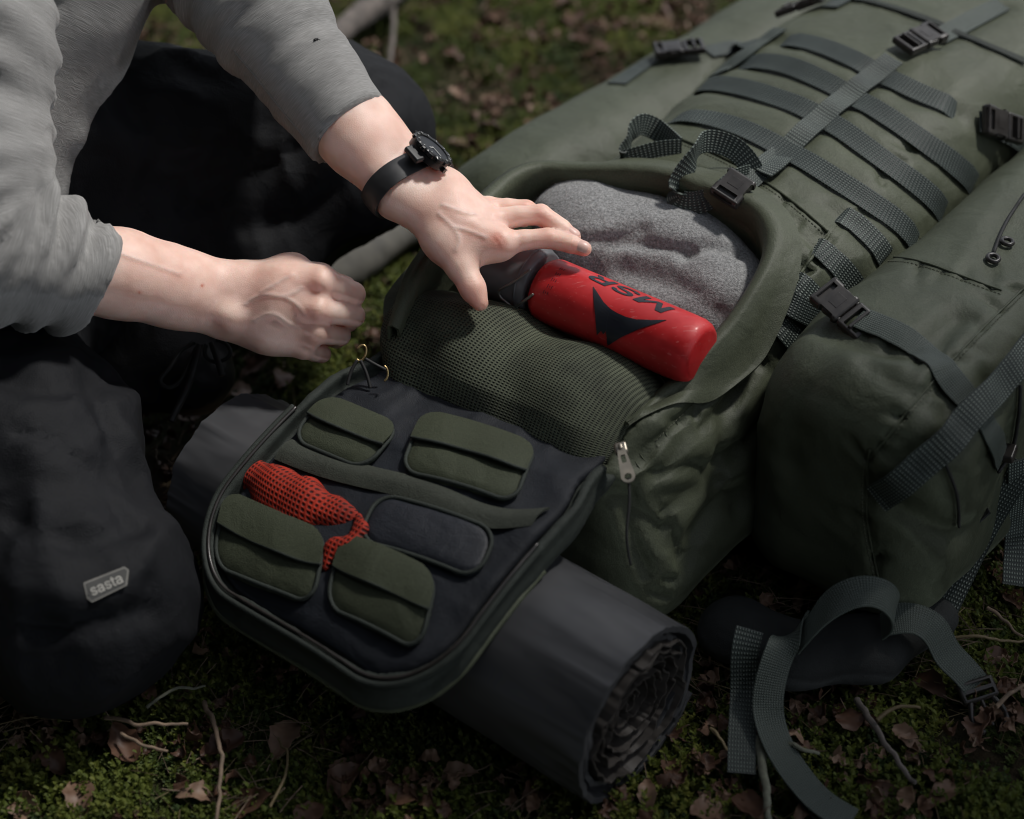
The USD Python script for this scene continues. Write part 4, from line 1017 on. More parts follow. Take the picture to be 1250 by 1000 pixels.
foldT = (ridged(V @ np.stack([unit(np.array([.5, -.2, .8])), unit(np.array([.8, .5, -.4])) * .35, unit(np.array([.2, .8, .1]))], 1) + .02 * np.sin(V * 20), 9, 2, 223) - .45) * .012
dsp = np.choose(which, [foldL * 1.3, foldR * 1.9, foldT]) + .002 * fb(V, 30, 2, 225)
cuffband = np.where(which == 0, np.exp(-((toL - .022) / .0015) ** 2) * .0012, np.where(which == 1, np.exp(-((toR - .02) / .0015) ** 2) * .0012, 0))
sh = push(sh, relax(sh, dsp, 7) * 1.25 - cuffband)
uvs = np.choose(which, [lL, lR + 2, lT + 5]); uva = np.choose(which, [aL * .05, aR * .05, aT * .14])
part('shirt', sh, 'shirt_wool', person, smooth=True, uv=np.column_stack([uvs, uva]))
seam = fill(Surf([sh]).px(spline([(285, 62), (310, 92), (340, 130), (372, 168)], 60))[0])
part('sleeve_seam', tube(seam, .0009, 6), 'shirt_wool', person, smooth=True)
hole = fill(Surf([sh]).px(spline([(382, 52), (386, 48), (391, 49)], 20))[0])
part('sleeve_hole', tube(hole, np.array([.0004] * 5 + [.0014] * 10 + [.0004] * 5), 6), 'cord_black', person, smooth=True, label='small dark hole worn in the sleeve')

# trousers
RK, LK = J(93, 722, 1.487), J(408, 172, 1.80)
tr_p = [(*cone(PE, J(-85, 420, 1.68), .145, .13), .06), (*cone(J(-110, 380, 1.68), J(15, 560, 1.56), .125, .105), .05), (*cone(J(15, 560, 1.56), RK, .105, .090), .04), (*ball(RK, .092), .03), (*cone(RK, J(-150, 690, 1.62), .085, .065), .03),
        (*cone(PE, J(60, 190, 1.76), .14, .118), .06), (*cone(J(60, 190, 1.76), LK, .115, .092), .04), (*ball(LK, .092), .03), (*cone(LK, J(300, 300, 1.79), .085, .075), .03), (*cone(J(300, 300, 1.79), J(190, 395, 1.75), .074, .06), .03),
        (*cone(J(-30, 380, 1.72), J(130, 320, 1.76), .10, .09), .05)]
tr_u = union(tr_p, .04)
tr = nets(tr_u, np.array([-1.1, .75, -.06]), np.array([.12, 1.95, .75]), .0068)
V = np.asarray(tr.vertices)
q = V + .025 * np.sin(V[:, [1, 2, 0]] * 13)
tr = push(tr, .022 * (ridged(q, 6.5, 2, 241) - .45) + .010 * (ridged(q @ np.array([[1, .5, 0], [-.5, 1, 0], [0, 0, .4]]), 16, 2, 243) - .45))
_tr = Surf([tr])
for px, wd, dp in [([(20, 525), (90, 556), (150, 628), (185, 715)], .006, .006), ([(-10, 450), (60, 470), (140, 455)], .018, .012), ([(20, 640), (90, 660), (170, 640)], .014, .008), ([(40, 770), (110, 765), (180, 745)], .012, .008), ([(150, 400), (120, 470), (140, 540)], .012, .009),
                   ([(200, 230), (300, 170), (400, 90)], .016, .010), ([(230, 250), (330, 200), (440, 130)], .014, .010), ([(300, 280), (380, 250), (470, 180)], .014, .008), ([(150, 120), (190, 200), (170, 260)], .016, .010)]:
    tr = push(tr, groove(tr, fill(_tr.px(px)[0]), wd, dp))
part('trousers', tr, 'trouser_fabric', person, smooth=True)
TR = Surf([tr])
# small cloth badge on the knee
bc = [(104, 712), (152, 693), (156, 696), (154, 713), (113, 733), (108, 729)]
P, N = TR.px([(128, 713), (150, 703), (106, 722), (128, 700), (128, 726)])
P = fill(P); n0 = unit(np.nanmean(N, 0)); n0 = unit(n0 + unit(eye - P[0]) * 1.0)
xd = unit(P[1] - P[2]); xd = unit(xd - n0 * (xd @ n0)); yd = np.cross(n0, xd)
def plane_px(px, o, n_):
    d = ray(np.array([p_[0] for p_ in px], float), np.array([p_[1] for p_ in px], float)); t_ = ((o - eye) @ n_) / (d @ n_); return eye + d * t_[:, None]
o_ = P[0] + n0 * .006
pl = plane_px(bc, o_, n0); pl2 = np.column_stack([(pl - o_) @ xd, (pl - o_) @ yd])
pg = Polygon(pl2).buffer(.0012)
place = lambda m, h: frame(m.copy().apply_translation([0, 0, h]), o_, xd, yd)
part('badge', place(trimesh.creation.extrude_polygon(pg, .0012, engine='earcut'), -.004), 'patch_grey', person, label='small grey cloth badge on the knee')
part('badge', place(trimesh.creation.extrude_polygon(pg.buffer(-.0016), .0012, engine='earcut'), -.0035), 'patch_dark', person)
ln = np.linalg.norm(plane_px([(112, 724), (149, 705)], o_, n0)[1] - plane_px([(112, 724), (149, 705)], o_, n0)[0])
tm = meshkit.text_mesh('sasta', .01, .0005, bold=True); tv = np.asarray(tm.vertices); tv *= [ln / np.ptp(tv[:, 0])] * 2 + [1]
p0 = plane_px([(113, 727)], o_, n0)[0]; tv += [(p0 - o_) @ xd - tv[:, 0].min(), (p0 - o_) @ yd, -.0022]
tm.vertices = tv; part('lettering', frame(tm, o_, xd, yd), 'patch_letter', person)
# boot under the left leg, with its laces
an_, toe = J(186, 412, 1.745), J(232, 462, 1.70)
boot = union([cone(J(150, 380, 1.75), an_, .060, .055), cone(an_, J(215, 430, 1.72), .054, .045), cone(J(160, 455, 1.72), J(240, 462, 1.70), .040, .036)], .03)
bt = nets(boot, an_ - .25, an_ + .25, .005); V = np.asarray(bt.vertices); bt = push(bt, .006 * (ridged(V, 22, 2, 261) - .45))
part('boot', bt, 'boot_leather', person, smooth=True)
for px, d in [([(238, 418), (222, 428), (205, 452), (196, 466), (204, 473), (217, 468), (230, 445), (240, 424)], 1.66), ([(244, 420), (238, 445), (228, 475), (216, 500), (209, 515)], 1.655), ([(252, 420), (250, 432), (258, 441), (272, 440), (281, 432), (277, 421), (264, 415)], 1.665), ([(258, 418), (264, 435), (271, 459)], 1.66)]:
    c_ = np.array([J(u, v, d - .0002 * (v - 420)) for u, v in px]); part('lace', tube(spline(c_, 60), .0022 if len(px) > 5 else .0034, 6), 'cord_black', person, smooth=True)

# ------------------------------------------------------------------ wrist watch
wx = unit((J(507, 232, 1.577)) - J(470, 190, 1.59)); acr = unit(LWu - LWr); acr = unit(acr - wx * (acr @ wx)); dor = np.cross(acr, wx)
if dor @ Z < 0: dor = -dor
wc = J(492, 224, 1.574)
watch = thing('wristwatch', 'black sports watch with perforated rubber strap on the reaching left wrist', 'watch', wc)
# strap: ring fitted to the forearm by rays from its axis
th = np.linspace(0, 2 * np.pi, 120, endpoint=False)
rows = []
for o in np.linspace(-.0105, .0105, 7):
    dirs = np.cos(th)[:, None] * acr + np.sin(th)[:, None] * dor
    cen_ = wc + wx * o
    H = []
    P, N = SK.cast(cen_ + dirs * .08, -dirs)
    rad = np.linalg.norm(fill(P) - cen_, axis=1); rows.append(rad)
rad = gaussian_filter1d(np.max(rows, 0), 4, mode='wrap') + .0016
arch = np.linspace(-.0105, .0105, 7)
Pg = np.stack([wc + wx * o + (rad + .0012 - .0010 * (abs(o) / .0105) ** 4)[:, None] * dirs for o in arch], 1)
Pg = np.concatenate([Pg, Pg[:1]], 0)
part('strap', ribbon(Pg, .0024)[0], 'black_rubber', watch, smooth=50)
def at_strap(px):
    p_, n_ = Surf([trimesh.Trimesh(Pg.reshape(-1, 3), grid_faces(121, 7), process=False), trimesh.Trimesh(Pg.reshape(-1, 3), grid_faces(121, 7, 0, True), process=False)]).px([px]); return p_[0]
cpx = at_strap((514, 206)); ang_c = math.atan2((cpx - wc) @ dor, (cpx - wc) @ acr) if not np.isnan(cpx).any() else .6
_aa = np.linspace(0, math.pi * .5, 60); _cds = np.cos(_aa)[:, None] * acr + np.sin(_aa)[:, None] * dor; _c = _cds @ unit(eye - wc)
ang_c = float(_aa[np.argmin(np.abs(_c - .30))])
cd = math.cos(ang_c) * acr + math.sin(ang_c) * dor; rc = rad[int(ang_c / (2 * np.pi) * 120) % 120]
for k in range(7):                      # holes of the strap
    a_ = ang_c + (1 if (math.cos(ang_c + .1) * acr + math.sin(ang_c + .1) * dor) @ -fwd > cd @ -fwd else -1) * (.62 + .17 * k)
    d_ = math.cos(a_) * acr + math.sin(a_) * dor; r_ = rad[int((a_ % (2 * np.pi)) / (2 * np.pi) * 120) % 120]
    part('strap_hole', frame(mbox(.0022, .0048, .0012, .0005), wc + d_ * (r_ + .0012), np.cross(wx, d_), wx), 'strap_pit', watch, smooth=40)
cc_ = wc + cd * (rc + .001)
tt = np.cross(wx, cd)
part('case', lathe([(0, 0), (0, .019), (.001, .0205), (.006, .021), (.008, .0205), (.008, 0)][::-1], cc_, cd, wx, 60), 'watch_black', watch, smooth=40)
bz_pts = [(.0078, .0205), (.0085, .0222), (.0115, .0222), (.0125, .0205), (.0120, .0172), (.0105, .0165)]
bez = lathe(bz_pts, cc_, cd, wx, 96); V = np.asarray(bez.vertices); q_ = V - cc_; ax_ = (q_ @ cd); rr_ = q_ - ax_[:, None] * cd; an_2 = np.arctan2(rr_ @ tt, rr_ @ wx)
rl = np.linalg.norm(rr_, axis=1); bez.vertices = cc_ + ax_[:, None] * cd + rr_ * (1 + .035 * np.sign(np.sin(an_2 * 14)) * (rl > .0195))[:, None]
part('bezel', bez, 'watch_black', watch, smooth=30)
part('dial', lathe([(.0108, 0), (.0108, .0168), (.0100, .0168)], cc_, cd, wx, 48), 'print_black', watch, smooth=30)
for k in range(12):
    a_ = k * math.pi / 6; d_ = math.cos(a_) * wx + math.sin(a_) * tt
    part('bezel_mark', frame(mbox(.0024, .0010, .0006, .0002), cc_ + cd * .0127 + d_ * .0188, d_, np.cross(cd, d_)), 'watch_mark', watch)
part('crown', lathe([(0, 0), (0, .0025), (.004, .0025), (.004, 0)][::-1], cc_ + cd * .004 - tt * 0 + wx * .0205, wx, cd, 16), 'watch_black', watch, smooth=40)
part('hour_hand', frame(mbox(.008, .0012, .0005, .0002), cc_ + cd * .0112 + tt * .003, tt, wx), 'watch_mark', watch)
part('minute_hand', frame(mbox(.013, .001, .0005, .0002), cc_ + cd * .0114 + wx * .005, wx, tt), 'watch_mark', watch)
for s_ in (-1, 1):
    part('lug', frame(mbox(.014, .019, .006, .002), cc_ + cd * .002 + s_ * tt * .0205 - cd * .001, unit(s_ * tt - cd * .5), wx), 'black_rubber', watch, smooth=40)
#REST
# ------------------------------------------------------------------ webbing on the pack
def web_part(res, mat, name='webbing_strap', parent=None, **k):
    (m, uv) = res[0] if isinstance(res[0], tuple) else res
    return part(name, m, mat, parent or pack, smooth=True, uv=uv, **k)
ROWS = [([(950, 50), (990, 57), (1024, 68), (1058, 86), (1092, 103), (1137, 124), (1172, 140)], 'webbing_dark'),
        ([(896, 82), (930, 79), (960, 82), (1005, 103), (1043, 124), (1075, 142), (1100, 158), (1125, 176), (1152, 194), (1180, 217), (1197, 236)], 'webbing_dark'),
        ([(822, 118), (858, 108), (893, 108), (949, 124), (1005, 148), (1051, 180), (1092, 211), (1120, 230), (1145, 253), (1160, 272)], 'webbing_dark'),
        ([(806, 148), (840, 146), (874, 150), (930, 173), (987, 203), (1020, 224), (1048, 243), (1080, 264), (1108, 288), (1126, 310)], 'webbing_dark'),
        ([(1022, 262), (1042, 277), (1064, 296), (1082, 320)], 'webbing'), ([(992, 300), (1010, 314), (1028, 332), (1046, 357)], 'webbing'), ([(970, 342), (992, 364), (1006, 380)], 'webbing'), ([(945, 392), (968, 415), (985, 432)], 'webbing')]
MOLLE = {}
for i, (px, mt) in enumerate(ROWS):
    r = strap_on(BODY, px, .0245 if i < 4 else .0235, off=.0042 if i < 4 else .0034, n=60, lift=([0, .09, .91, 1], [-.007, 0, 0, -.007])); web_part(r, mt)
cs = strap_on(BODY, [(892, 240), (920, 217), (945, 196), (975, 172), (1010, 142), (1050, 110), (1092, 76)], .0235, off=.0032, n=80, lift=([0, .38, .46, 1], [0, 0, .0042, .0042])); web_part(cs, 'webbing', label='pale centre webbing strap')
for px, mt in [([(1140, 52), (1165, 38), (1195, 22), (1225, 8)], 'webbing_fine'), ([(876, 94), (905, 72), (930, 54), (955, 36)], 'webbing_fine'), ([(1010, 12), (1030, 2), (1050, -8)], 'webbing_dark'),
               ([(1000, -4), (1060, 4), (1120, 22), (1190, 52), (1255, 80)], 'binding')]:
    w_ = .010 if mt == 'binding' else .0235
    r = strap_on(BODY, px, w_, off=.0035, n=50); web_part(r, mt)
web_part(strap_on(PACK, [(795, 74), (775, 88), (752, 104)], .0235), 'webbing_dark'); web_part(strap_on(PACK, [(862, 66), (890, 60), (925, 58)], .0235, off=.003), 'webbing_dark')
web_part(strap_on(BODY, [(1190, 150), (1215, 160), (1245, 172), (1275, 190)], .0245, off=.006), 'webbing_dark')
t1 = strap_on(RP, [(1045, 388), (1072, 398), (1105, 414), (1145, 448), (1178, 486), (1205, 526), (1222, 562)], .0245, off=.003, n=90); web_part(t1, 'webbing_fine')
t2 = strap_on(RP, [(1275, 395), (1240, 432), (1205, 470), (1172, 512), (1140, 548), (1105, 582), (1070, 610)], .0265, off=.0065, n=90, lift=([0, .25, .6, .9, 1], [.004, .012, .010, .003, .001])); web_part(t2, 'webbing', label='long loose strap tail crossing the side pouch')
web_part(strap_on(BODY, [(938, 366), (960, 372), (985, 382), (1005, 390)], .0235, off=.006, n=40), 'webbing_dark')
SR = {}
def sr_buckle(o, x, n, w=.0245, parts_='both', s=1.0):
    """side-release buckle: o centre, x towards the ladder end, n outward"""
    n = unit(n); x = unit(x - n * (x @ n)); y = np.cross(n, x)
    hw = w + .0085
    hl = .034 * s
    B = mbox(hl, hw, .0105, .0032)
    for sg in (-1, 1):      # side openings where the prongs snap in
        B -= mbox(.016 * s, .006, .02, .0018).translate([.004 * s, sg * hw / 2, 0])
    B -= mbox(.012 * s, w * .92, .004, .0012).translate([-hl / 2 + .005, 0, .0035])
    B += mbox(.0035, hw * .96, .0115, .0015).translate([-hl / 2 + .003, 0, 0])
    p_ = part('buckle', frame(B, o + n * .006 - x * (.014 * s), x, y), 'buckle_plastic', pack, smooth=35)
    part('buckle_recess', frame(mbox(.010, w * .55, .0006, .0002), o + n * .0113 - x * .010, x, y), 'buckle_plastic', p_, smooth=35)
    if parts_ == 'both':
        Lh = .026 * s
        Lm = mbox(Lh, hw * .94, .0085, .0026)
        for k in (-.0055, .0045): Lm -= mbox(.0060, w * .96, .03, .0012).translate([k * s + .001, 0, 0])
        part('ladder_frame', frame(Lm, o + n * .006 + x * (.0165 * s), x, y), 'buckle_plastic', p_, smooth=35)
        part('ladder_bar', frame(mbox(.0034, w * 1.02, .0036, .0012), o + n * .0112 + x * (.0168 * s), x, y), 'buckle_plastic', p_, smooth=35)
        for sg in (-1, 1):
            pr = manifold3d.Manifold.batch_hull([mbox(.004, .004, .006, .0012).translate([.004, sg * (hw / 2 - .005), 0]), mbox(.005, .005, .007, .0015).translate([-.012 * s, sg * (hw / 2 - .0035), 0])])
            part('latch_prong', frame(pr, o + n * .006, x, y), 'buckle_plastic', p_, smooth=35)
def buckle_px(p0, p1, surf, **k):
    """between two pixels: housing end first, ladder end last"""
    P, N = surf.px([p0, ((p0[0] + p1[0]) / 2, (p0[1] + p1[1]) / 2), p1]); P = fill(P); N = fill(N)
    sr_buckle(P.mean(0) * .5 + P[1] * .5 + unit(N.mean(0)) * k.pop('lift', .005), P[2] - P[0], unit(N.mean(0) + 1e-6), **k)
buckle_px((1152, 46), (1086, 70), BODY)
buckle_px((1176, 143), (1246, 170), BODY, lift=.009)
buckle_px((1010, 8), (942, 28), BODY)
buckle_px((788, 74), (872, 65), PACK)
buckle_px((990, 378), (1072, 398), PACK, lift=.007)
buckle_px((884, 252), (926, 218), BODY, parts_='female', lift=.019)
# webbing loops standing off the edge of the opening
def loop_px(pl):
    """pl: (u, v, lift) along the loop"""
    px = np.array([(a_, b_) for a_, b_, _ in pl], float); P, N = BODY.px(px); P, N = fill(P), unit(fill(N)); P = P + N * np.array([c_ for *_, c_ in pl])[:, None]
    return P, N
for pl in ([(828, 184, .003), (800, 172, .016), (765, 168, .024), (738, 182, .022), (734, 196, .012), (760, 200, .005), (795, 192, .004), (832, 186, .002)],
           [(918, 212, .003), (895, 202, .018), (865, 204, .028), (842, 220, .026), (838, 238, .014), (862, 243, .006), (885, 230, .004), (912, 216, .002)]):
    P, N = loop_px(pl)
    up_ = unit(A * .35 + Z * .9 - W * .1)
    web_part(strap_3d(P, [up_] * len(P), .0225, 80), 'webbing', 'carry_loop')
web_part(strap_on(BODY, [(930, 222), (945, 212), (958, 200)], .020, off=.008, n=20), 'webbing', 'carry_loop')
# seam piping along the panel edge above the opening
for px in ([(796, 158), (845, 176), (905, 205), (965, 245), (1012, 285)], [(1012, 287), (985, 322), (955, 375), (930, 428)], [(1135, 305), (1075, 235), (1010, 290)][:0]):
    if px:
        P, N = BODY.px(spline(px, 80)); P, N = fill(P), fill(N); part('seam_piping', tube(gaussian_filter1d(P, 2, axis=0, mode='nearest') + N * .001, .0017, 6), 'pack_fabric', pack, smooth=True)
# rows of stitches beside the seams, each a short raised thread
def stitches(surf, px, side):
    c = spline(px, 400); t = np.gradient(c, axis=0); t /= np.linalg.norm(t, axis=1, keepdims=True); c = c + np.stack([-t[:, 1], t[:, 0]], 1) * side
    P, N = surf.px(c); P, N = fill(P), unit(fill(N)); P = gaussian_filter1d(P, 5, axis=0, mode='nearest'); sg = np.r_[0, np.cumsum(np.linalg.norm(np.diff(P, axis=0), axis=1))]
    out = []
    for x in np.arange(.002, sg[-1] - .003, .0042):
        i, j = np.searchsorted(sg, x), min(399, np.searchsorted(sg, x + .0026))
        if j > i: out.append(tube(np.stack([P[i] + N[i] * .0003, (P[i] + P[j]) / 2 + N[i] * .0009, P[j] + N[j] * .0003]), .00042, 4))
    part('stitching', trimesh.util.concatenate(out), 'thread', pack, kind='stuff')
for sf, px, sd in ((BODY, [(796, 158), (845, 176), (905, 205), (965, 245), (1012, 285)], 5), (BODY, [(1130, 310), (1060, 250), (1012, 296), (985, 330), (950, 395), (930, 432)], 5), (BODY, [(930, 432), (880, 470), (800, 545)], 5), (RP, [(1035, 322), (1100, 315), (1160, 332), (1225, 356)], 5), (RP, [(1160, 442), (1215, 386), (1252, 350)], 5), (RP, [(1062, 560), (1110, 500), (1160, 440)], 5), (RP, [(1062, 545), (1058, 620), (1075, 715)], 5)):
    stitches(sf, px, sd)
# stitched seams on the pouch
for px, sf in (([(1035, 322), (1100, 315), (1160, 332), (1225, 356)], RP), ([(1160, 442), (1215, 386), (1252, 350)], RP), ([(1062, 545), (1058, 620), (1075, 715)], RP), ([(1062, 560), (1110, 500), (1160, 440)], RP)):
    P, N = sf.px(spline(px, 60)); P, N = fill(P), fill(N); part('seam_piping', tube(gaussian_filter1d(P, 2, axis=0, mode='nearest') + N * .0006, .0011, 6), 'pouch_fabric', pack, smooth=True)
for px in ((1211, 319), (1228, 299)):
    P, N = RP.px([px]); o = P[0] + N[0] * .004; x_ = unit(np.cross(N[0], Z)); y_ = np.cross(N[0], x_)
    an = np.linspace(0, 2 * np.pi, 28, endpoint=False); part('eyelet_ring', tube(o + .0052 * (np.cos(an)[:, None] * x_ + np.sin(an)[:, None] * y_), .0022, 8, closed=True), 'buckle_plastic', pack, smooth=True)
P, N = RP.px(spline([(1212, 312), (1222, 285), (1250, 240)], 40)); part('shock_cord', tube(fill(P) + fill(N) * .003, .0018, 6), 'cord_black', pack, smooth=True)
P, N = RP.px(spline([(1242, 470), (1240, 510), (1228, 555), (1215, 575)], 40)); part('shock_cord', tube(fill(P) + fill(N) * .003, .0018, 6), 'cord_black', pack, smooth=True)
P, N = RP.px(spline([(1152, 565), (1165, 600), (1168, 640)], 40)); part('shock_cord', tube(fill(P) + fill(N) * .003, .0016, 6), 'cord_black', pack, smooth=True)

# ------------------------------------------------------------------ zip pulls
zp = J(758, 548, 1.452); zq = J(771, 598, 1.432); zd = unit(zq - zp); zn = unit(eye - zp); zn = unit(zn - zd * (zn @ zd)); zs = np.cross(zn, zd)
sl = part('zip_slider', frame(mbox(.011, .0115, .007, .0022) + mbox(.006, .004, .006, .0015).translate([.001, 0, .0045]), zp, zd, zs), 'zip_metal', pack, smooth=35)
tb = manifold3d.Manifold.batch_hull([manifold3d.Manifold.cylinder(.0022, .0038, .0038, 24).translate([.006, 0, 0]), manifold3d.Manifold.cylinder(.0022, .0062, .0062, 24).translate([.030, 0, 0])]) - manifold3d.Manifold.cylinder(.02, .0032, .0032, 20).translate([.0305, 0, -.01]) - mbox(.008, .0042, .02, .001).translate([.013, 0, 0])
part('pull_tab', frame(tb, zp + zn * .004, zd, zs), 'zip_metal', sl, smooth=35)
cp = [zp + zd * .031 + zn * .004, J(768, 618, 1.428), J(765, 650, 1.425), J(770, 690, 1.43)]
part('pull_cord', tube(spline(cp, 40), .0013, 6), 'cord_black', sl, smooth=True)
rg = J(441, 431, 1.56); an = np.linspace(-2.3, 2.6, 30)
part('ring_pull', tube(rg + .0075 * (np.cos(an)[:, None] * rgt * .6 + np.sin(an)[:, None] * unit(upv + .2 * rgt)), .0011, 8), 'brass', pack, smooth=True)
for px in ([(436, 440), (428, 455), (424, 470)], [(440, 440), (447, 455), (452, 474)], [(446, 438), (460, 446), (472, 452)]):
    part('pull_cord', tube(spline([J(u, v, 1.558) for u, v in px], 30), .0016, 6), 'cord_black', pack, smooth=True)
rg = J(468, 456, 1.545); an = np.linspace(-1.4, 1.4, 20)
part('ring_pull', tube(rg + .007 * (np.cos(an)[:, None] * rgt * .6 + np.sin(an)[:, None] * upv), .001, 8), 'brass', pack, smooth=True)

# ------------------------------------------------------------------ harness, hip belt and straps that lie on the ground
def zpt(u, v, z): return Pz(np.array(float(u)), np.array(float(v)), z)
hb = union([cone(zpt(900, 770, .035), zpt(960, 800, .034), .038, .034), cone(zpt(960, 800, .034), zpt(1060, 790, .034), .034, .032), cone(zpt(1060, 790, .034), zpt(1140, 755, .03), .032, .022)], .02)
hbm = nets(lambda p, c=None, r=0: hb(np.column_stack([p[:, :2], (p[:, 2] - .034) * 1.5 + .034]), None, 0), np.array([-.05, .75, -.04]), np.array([.55, 1.3, .14]), .005)
part('hip_belt', push(hbm, .010 * fb(np.asarray(hbm.vertices), 18, 2, 301)), 'padding', pack, smooth=True)
hw = .0245
S_ = lambda *v: [unit(np.array(x, float)) for x in v]
def gs(pts, sides, mat, w=hw, n=90, **k): web_part(strap_3d([zpt(*p) for p in pts], sides, w, n), mat, **k)
gs([(915, 768, .085), (910, 790, .074), (908, 840, .040), (906, 890, .024), (905, 945, .015)], S_(*[(1, .05, 0)] * 5), 'webbing_dark', n=60)
gs([(985, 762, .075), (955, 790, .080), (941, 830, .060), (938, 870, .040), (950, 910, .028), (975, 950, .022), (1003, 980, .018), (1040, 1003, .015)], S_((.6, .8, .3), (.8, .5, .2), (1, .2, .1), (1, -.1, 0), (.9, .45, 0), (.8, .6, 0), (.75, .65, 0), (.75, .65, 0)), 'webbing_fine', w=.027)
gs([(975, 955, .010), (1000, 985, .010), (1020, 1010, .010)], S_(*[(.8, .6, 0)] * 3), 'webbing_dark')
gs([(975, 785, .07), (995, 760, .098), (1020, 735, .120), (1055, 722, .130), (1083, 730, .122), (1090, 752, .098), (1075, 765, .08)], S_(*[(.25, .75, .55)] * 7), 'webbing_fine', w=.027)
gs([(1080, 758, .072), (1115, 756, .075), (1140, 770, .066), (1156, 798, .046), (1172, 815, .036), (1192, 838, .026)], S_((.1, .9, .35), (.35, .85, .3), (.7, .65, .25), (.75, .6, .2), (.75, .6, .15), (.75, .6, .1)), 'webbing_fine', w=.030)
gs([(1250, 565, .16), (1225, 605, .125), (1200, 648, .085), (1172, 705, .048), (1150, 752, .022), (1142, 772, .014)], S_(*[(.85, -.35, -.1)] * 6), 'webbing', w=.0245)
gs([(1246, 560, .17), (1244, 610, .11), (1240, 660, .05), (1238, 715, .02)], S_(*[(.9, .2, 0)] * 4), 'webbing', w=.0245)
gs([(1205, 618, .13), (1165, 655, .10), (1130, 690, .08), (1080, 735, .07)], S_(*[(.45, -.5, .6)] * 4), 'padding', w=.024)
# the open male half of a buckle at the end of the belt strap
bo = zpt(1192, 840, .026); bxx = unit(zpt(1206, 872, .016) - bo); bn = unit(Z * .9 - np.array([.1, .3, 0])); bn = unit(bn - bxx * (bn @ bxx)); bys = np.cross(bn, bxx)
M_ = mbox(.020, .034, .008, .0025)
for k in (-.004, .0045): M_ -= mbox(.0052, .027, .03, .001).translate([k, 0, 0])
bk = part('buckle', frame(M_, bo + bxx * .002, bxx, bys), 'buckle_plastic', pack, smooth=35, label='open prong half of a buckle')
for sg in (-1, 1):
    pts = np.array([[.010, sg * .010, 0], [.020, sg * .0135, 0], [.030, sg * .0155, 0], [.036, sg * .013, 0], [.040, sg * .009, 0]])
    part('latch_prong', tube(bo + spline(pts, 20) @ np.stack([bxx, bys, bn]), .0026, 8), 'buckle_plastic', bk, smooth=True)
part('latch_prong', tube(bo + np.array([[.010, 0, 0], [.036, 0, 0]]) @ np.stack([bxx, bys, bn]), .0020, 8), 'buckle_plastic', bk, smooth=True)
part('buckle', frame(mbox(.016, .020, .008, .002), zpt(1165, 652, .105), unit(np.array([1, .3, .2])), np.array([0, 1, .5])), 'buckle_plastic', pack, smooth=35)
part('buckle', frame(mbox(.018, .026, .009, .002), zpt(1222, 552, .185), unit(np.array([-.4, -.8, -.2])), np.array([1, 0, .3])), 'buckle_plastic', pack, smooth=35)

# ------------------------------------------------------------------ forest floor
logm = lambda a_, b_, r_, seed: (lambda c_: push(tube(c_, r_ * (1 + .18 * np.sin(np.linspace(0, 9, len(c_)) + seed)), 20), .18 * r_ * (fb(tube(c_, r_, 20).vertices, 60, 3, seed))))(spline([a_, (np.asarray(a_) * .5 + np.asarray(b_) * .5) + [.01, .01, .006], b_], 60))
lg = thing('fallen_branch', 'dark bare branch lying on the moss behind the grey sleeve', 'branch', zpt(440, 30, 0)); part('branch_wood', logm(zpt(372, 75, .03), zpt(520, -45, .035), .021, 2), 'bark', lg, smooth=True)
lg2 = thing('weathered_log', 'pale weathered piece of wood on the ground behind the raised knee', 'log', zpt(460, 310, 0)); part('log_wood', logm(zpt(370, 365, .02), zpt(540, 262, .02), .022, 5), 'weathered_wood', lg2, smooth=True)
def leaflets(n, hgt, spread, seed, lw=.0032, ll=.0075):
    """moss: many short upright shoots set with small pointed leaves"""
    r = np.random.default_rng(seed); V, Fc = [], []
    for _ in range(n):
        an = r.uniform(0, 2 * np.pi); rad = spread * math.sqrt(r.uniform()); o = np.array([rad * math.cos(an), rad * math.sin(an), -.004])
        lean = np.array([r.normal(0, .35), r.normal(0, .35), 1]); lean /= np.linalg.norm(lean); h = hgt * r.uniform(.5, 1.15)
        k = int(r.integers(8, 13)); a0 = r.uniform(0, 6.28)
        for j in range(k):
            t = (j + .5) / k; p = o + lean * h * t; aa = a0 + j * 2.4; out = np.array([math.cos(aa), math.sin(aa), .55 + .5 * t]); out /= np.linalg.norm(out)
            sd = np.cross(out, [0, 0, 1]); sd /= np.linalg.norm(sd) + 1e-9; l_ = ll * (1.15 - .55 * t) * r.uniform(.8, 1.2)
            b = len(V); V += [p - sd * lw * .5, p + sd * lw * .5, p + out * l_ * .6 + sd * lw * .35 + [0, 0, .0006], p + out * l_ + [0, 0, -.001 * t]]; Fc += [[b, b + 1, b + 2], [b, b + 2, b + 3]]
    return trimesh.Trimesh(np.array(V), np.array(Fc), process=False)
def instancer(name, protos, pos, yaw, scl, idx, tilt=None):
    path = numbered('/World', name); pi = UsdGeom.PointInstancer.Define(stage, path)
    rel = []
    for k, (m, mt) in enumerate(protos):
        pp = f'{path}/{name}_kind_{k}'; usdkit.mesh(stage, pp, m, MAT[mt], smooth=False); rel.append(pp)
    for p in rel: pi.CreatePrototypesRel().AddTarget(p)
    pi.CreatePositionsAttr(Vt.Vec3fArray.FromNumpy(np.asarray(pos, np.float32))); pi.CreateScalesAttr(Vt.Vec3fArray.FromNumpy(np.repeat(np.asarray(scl, np.float32)[:, None], 3, 1) if np.ndim(scl) == 1 else np.asarray(scl, np.float32)))
    q = [Gf.Quath(float(math.cos(y / 2)), 0, 0, float(math.sin(y / 2))) for y in yaw] if tilt is None else [Gf.Quath(float(a), float(b), float(c), float(d)) for a, b, c, d in tilt]
    pi.CreateOrientationsAttr(Vt.QuathArray(q)); pi.CreateProtoIndicesAttr(Vt.IntArray([int(i) for i in idx]))
    return pi
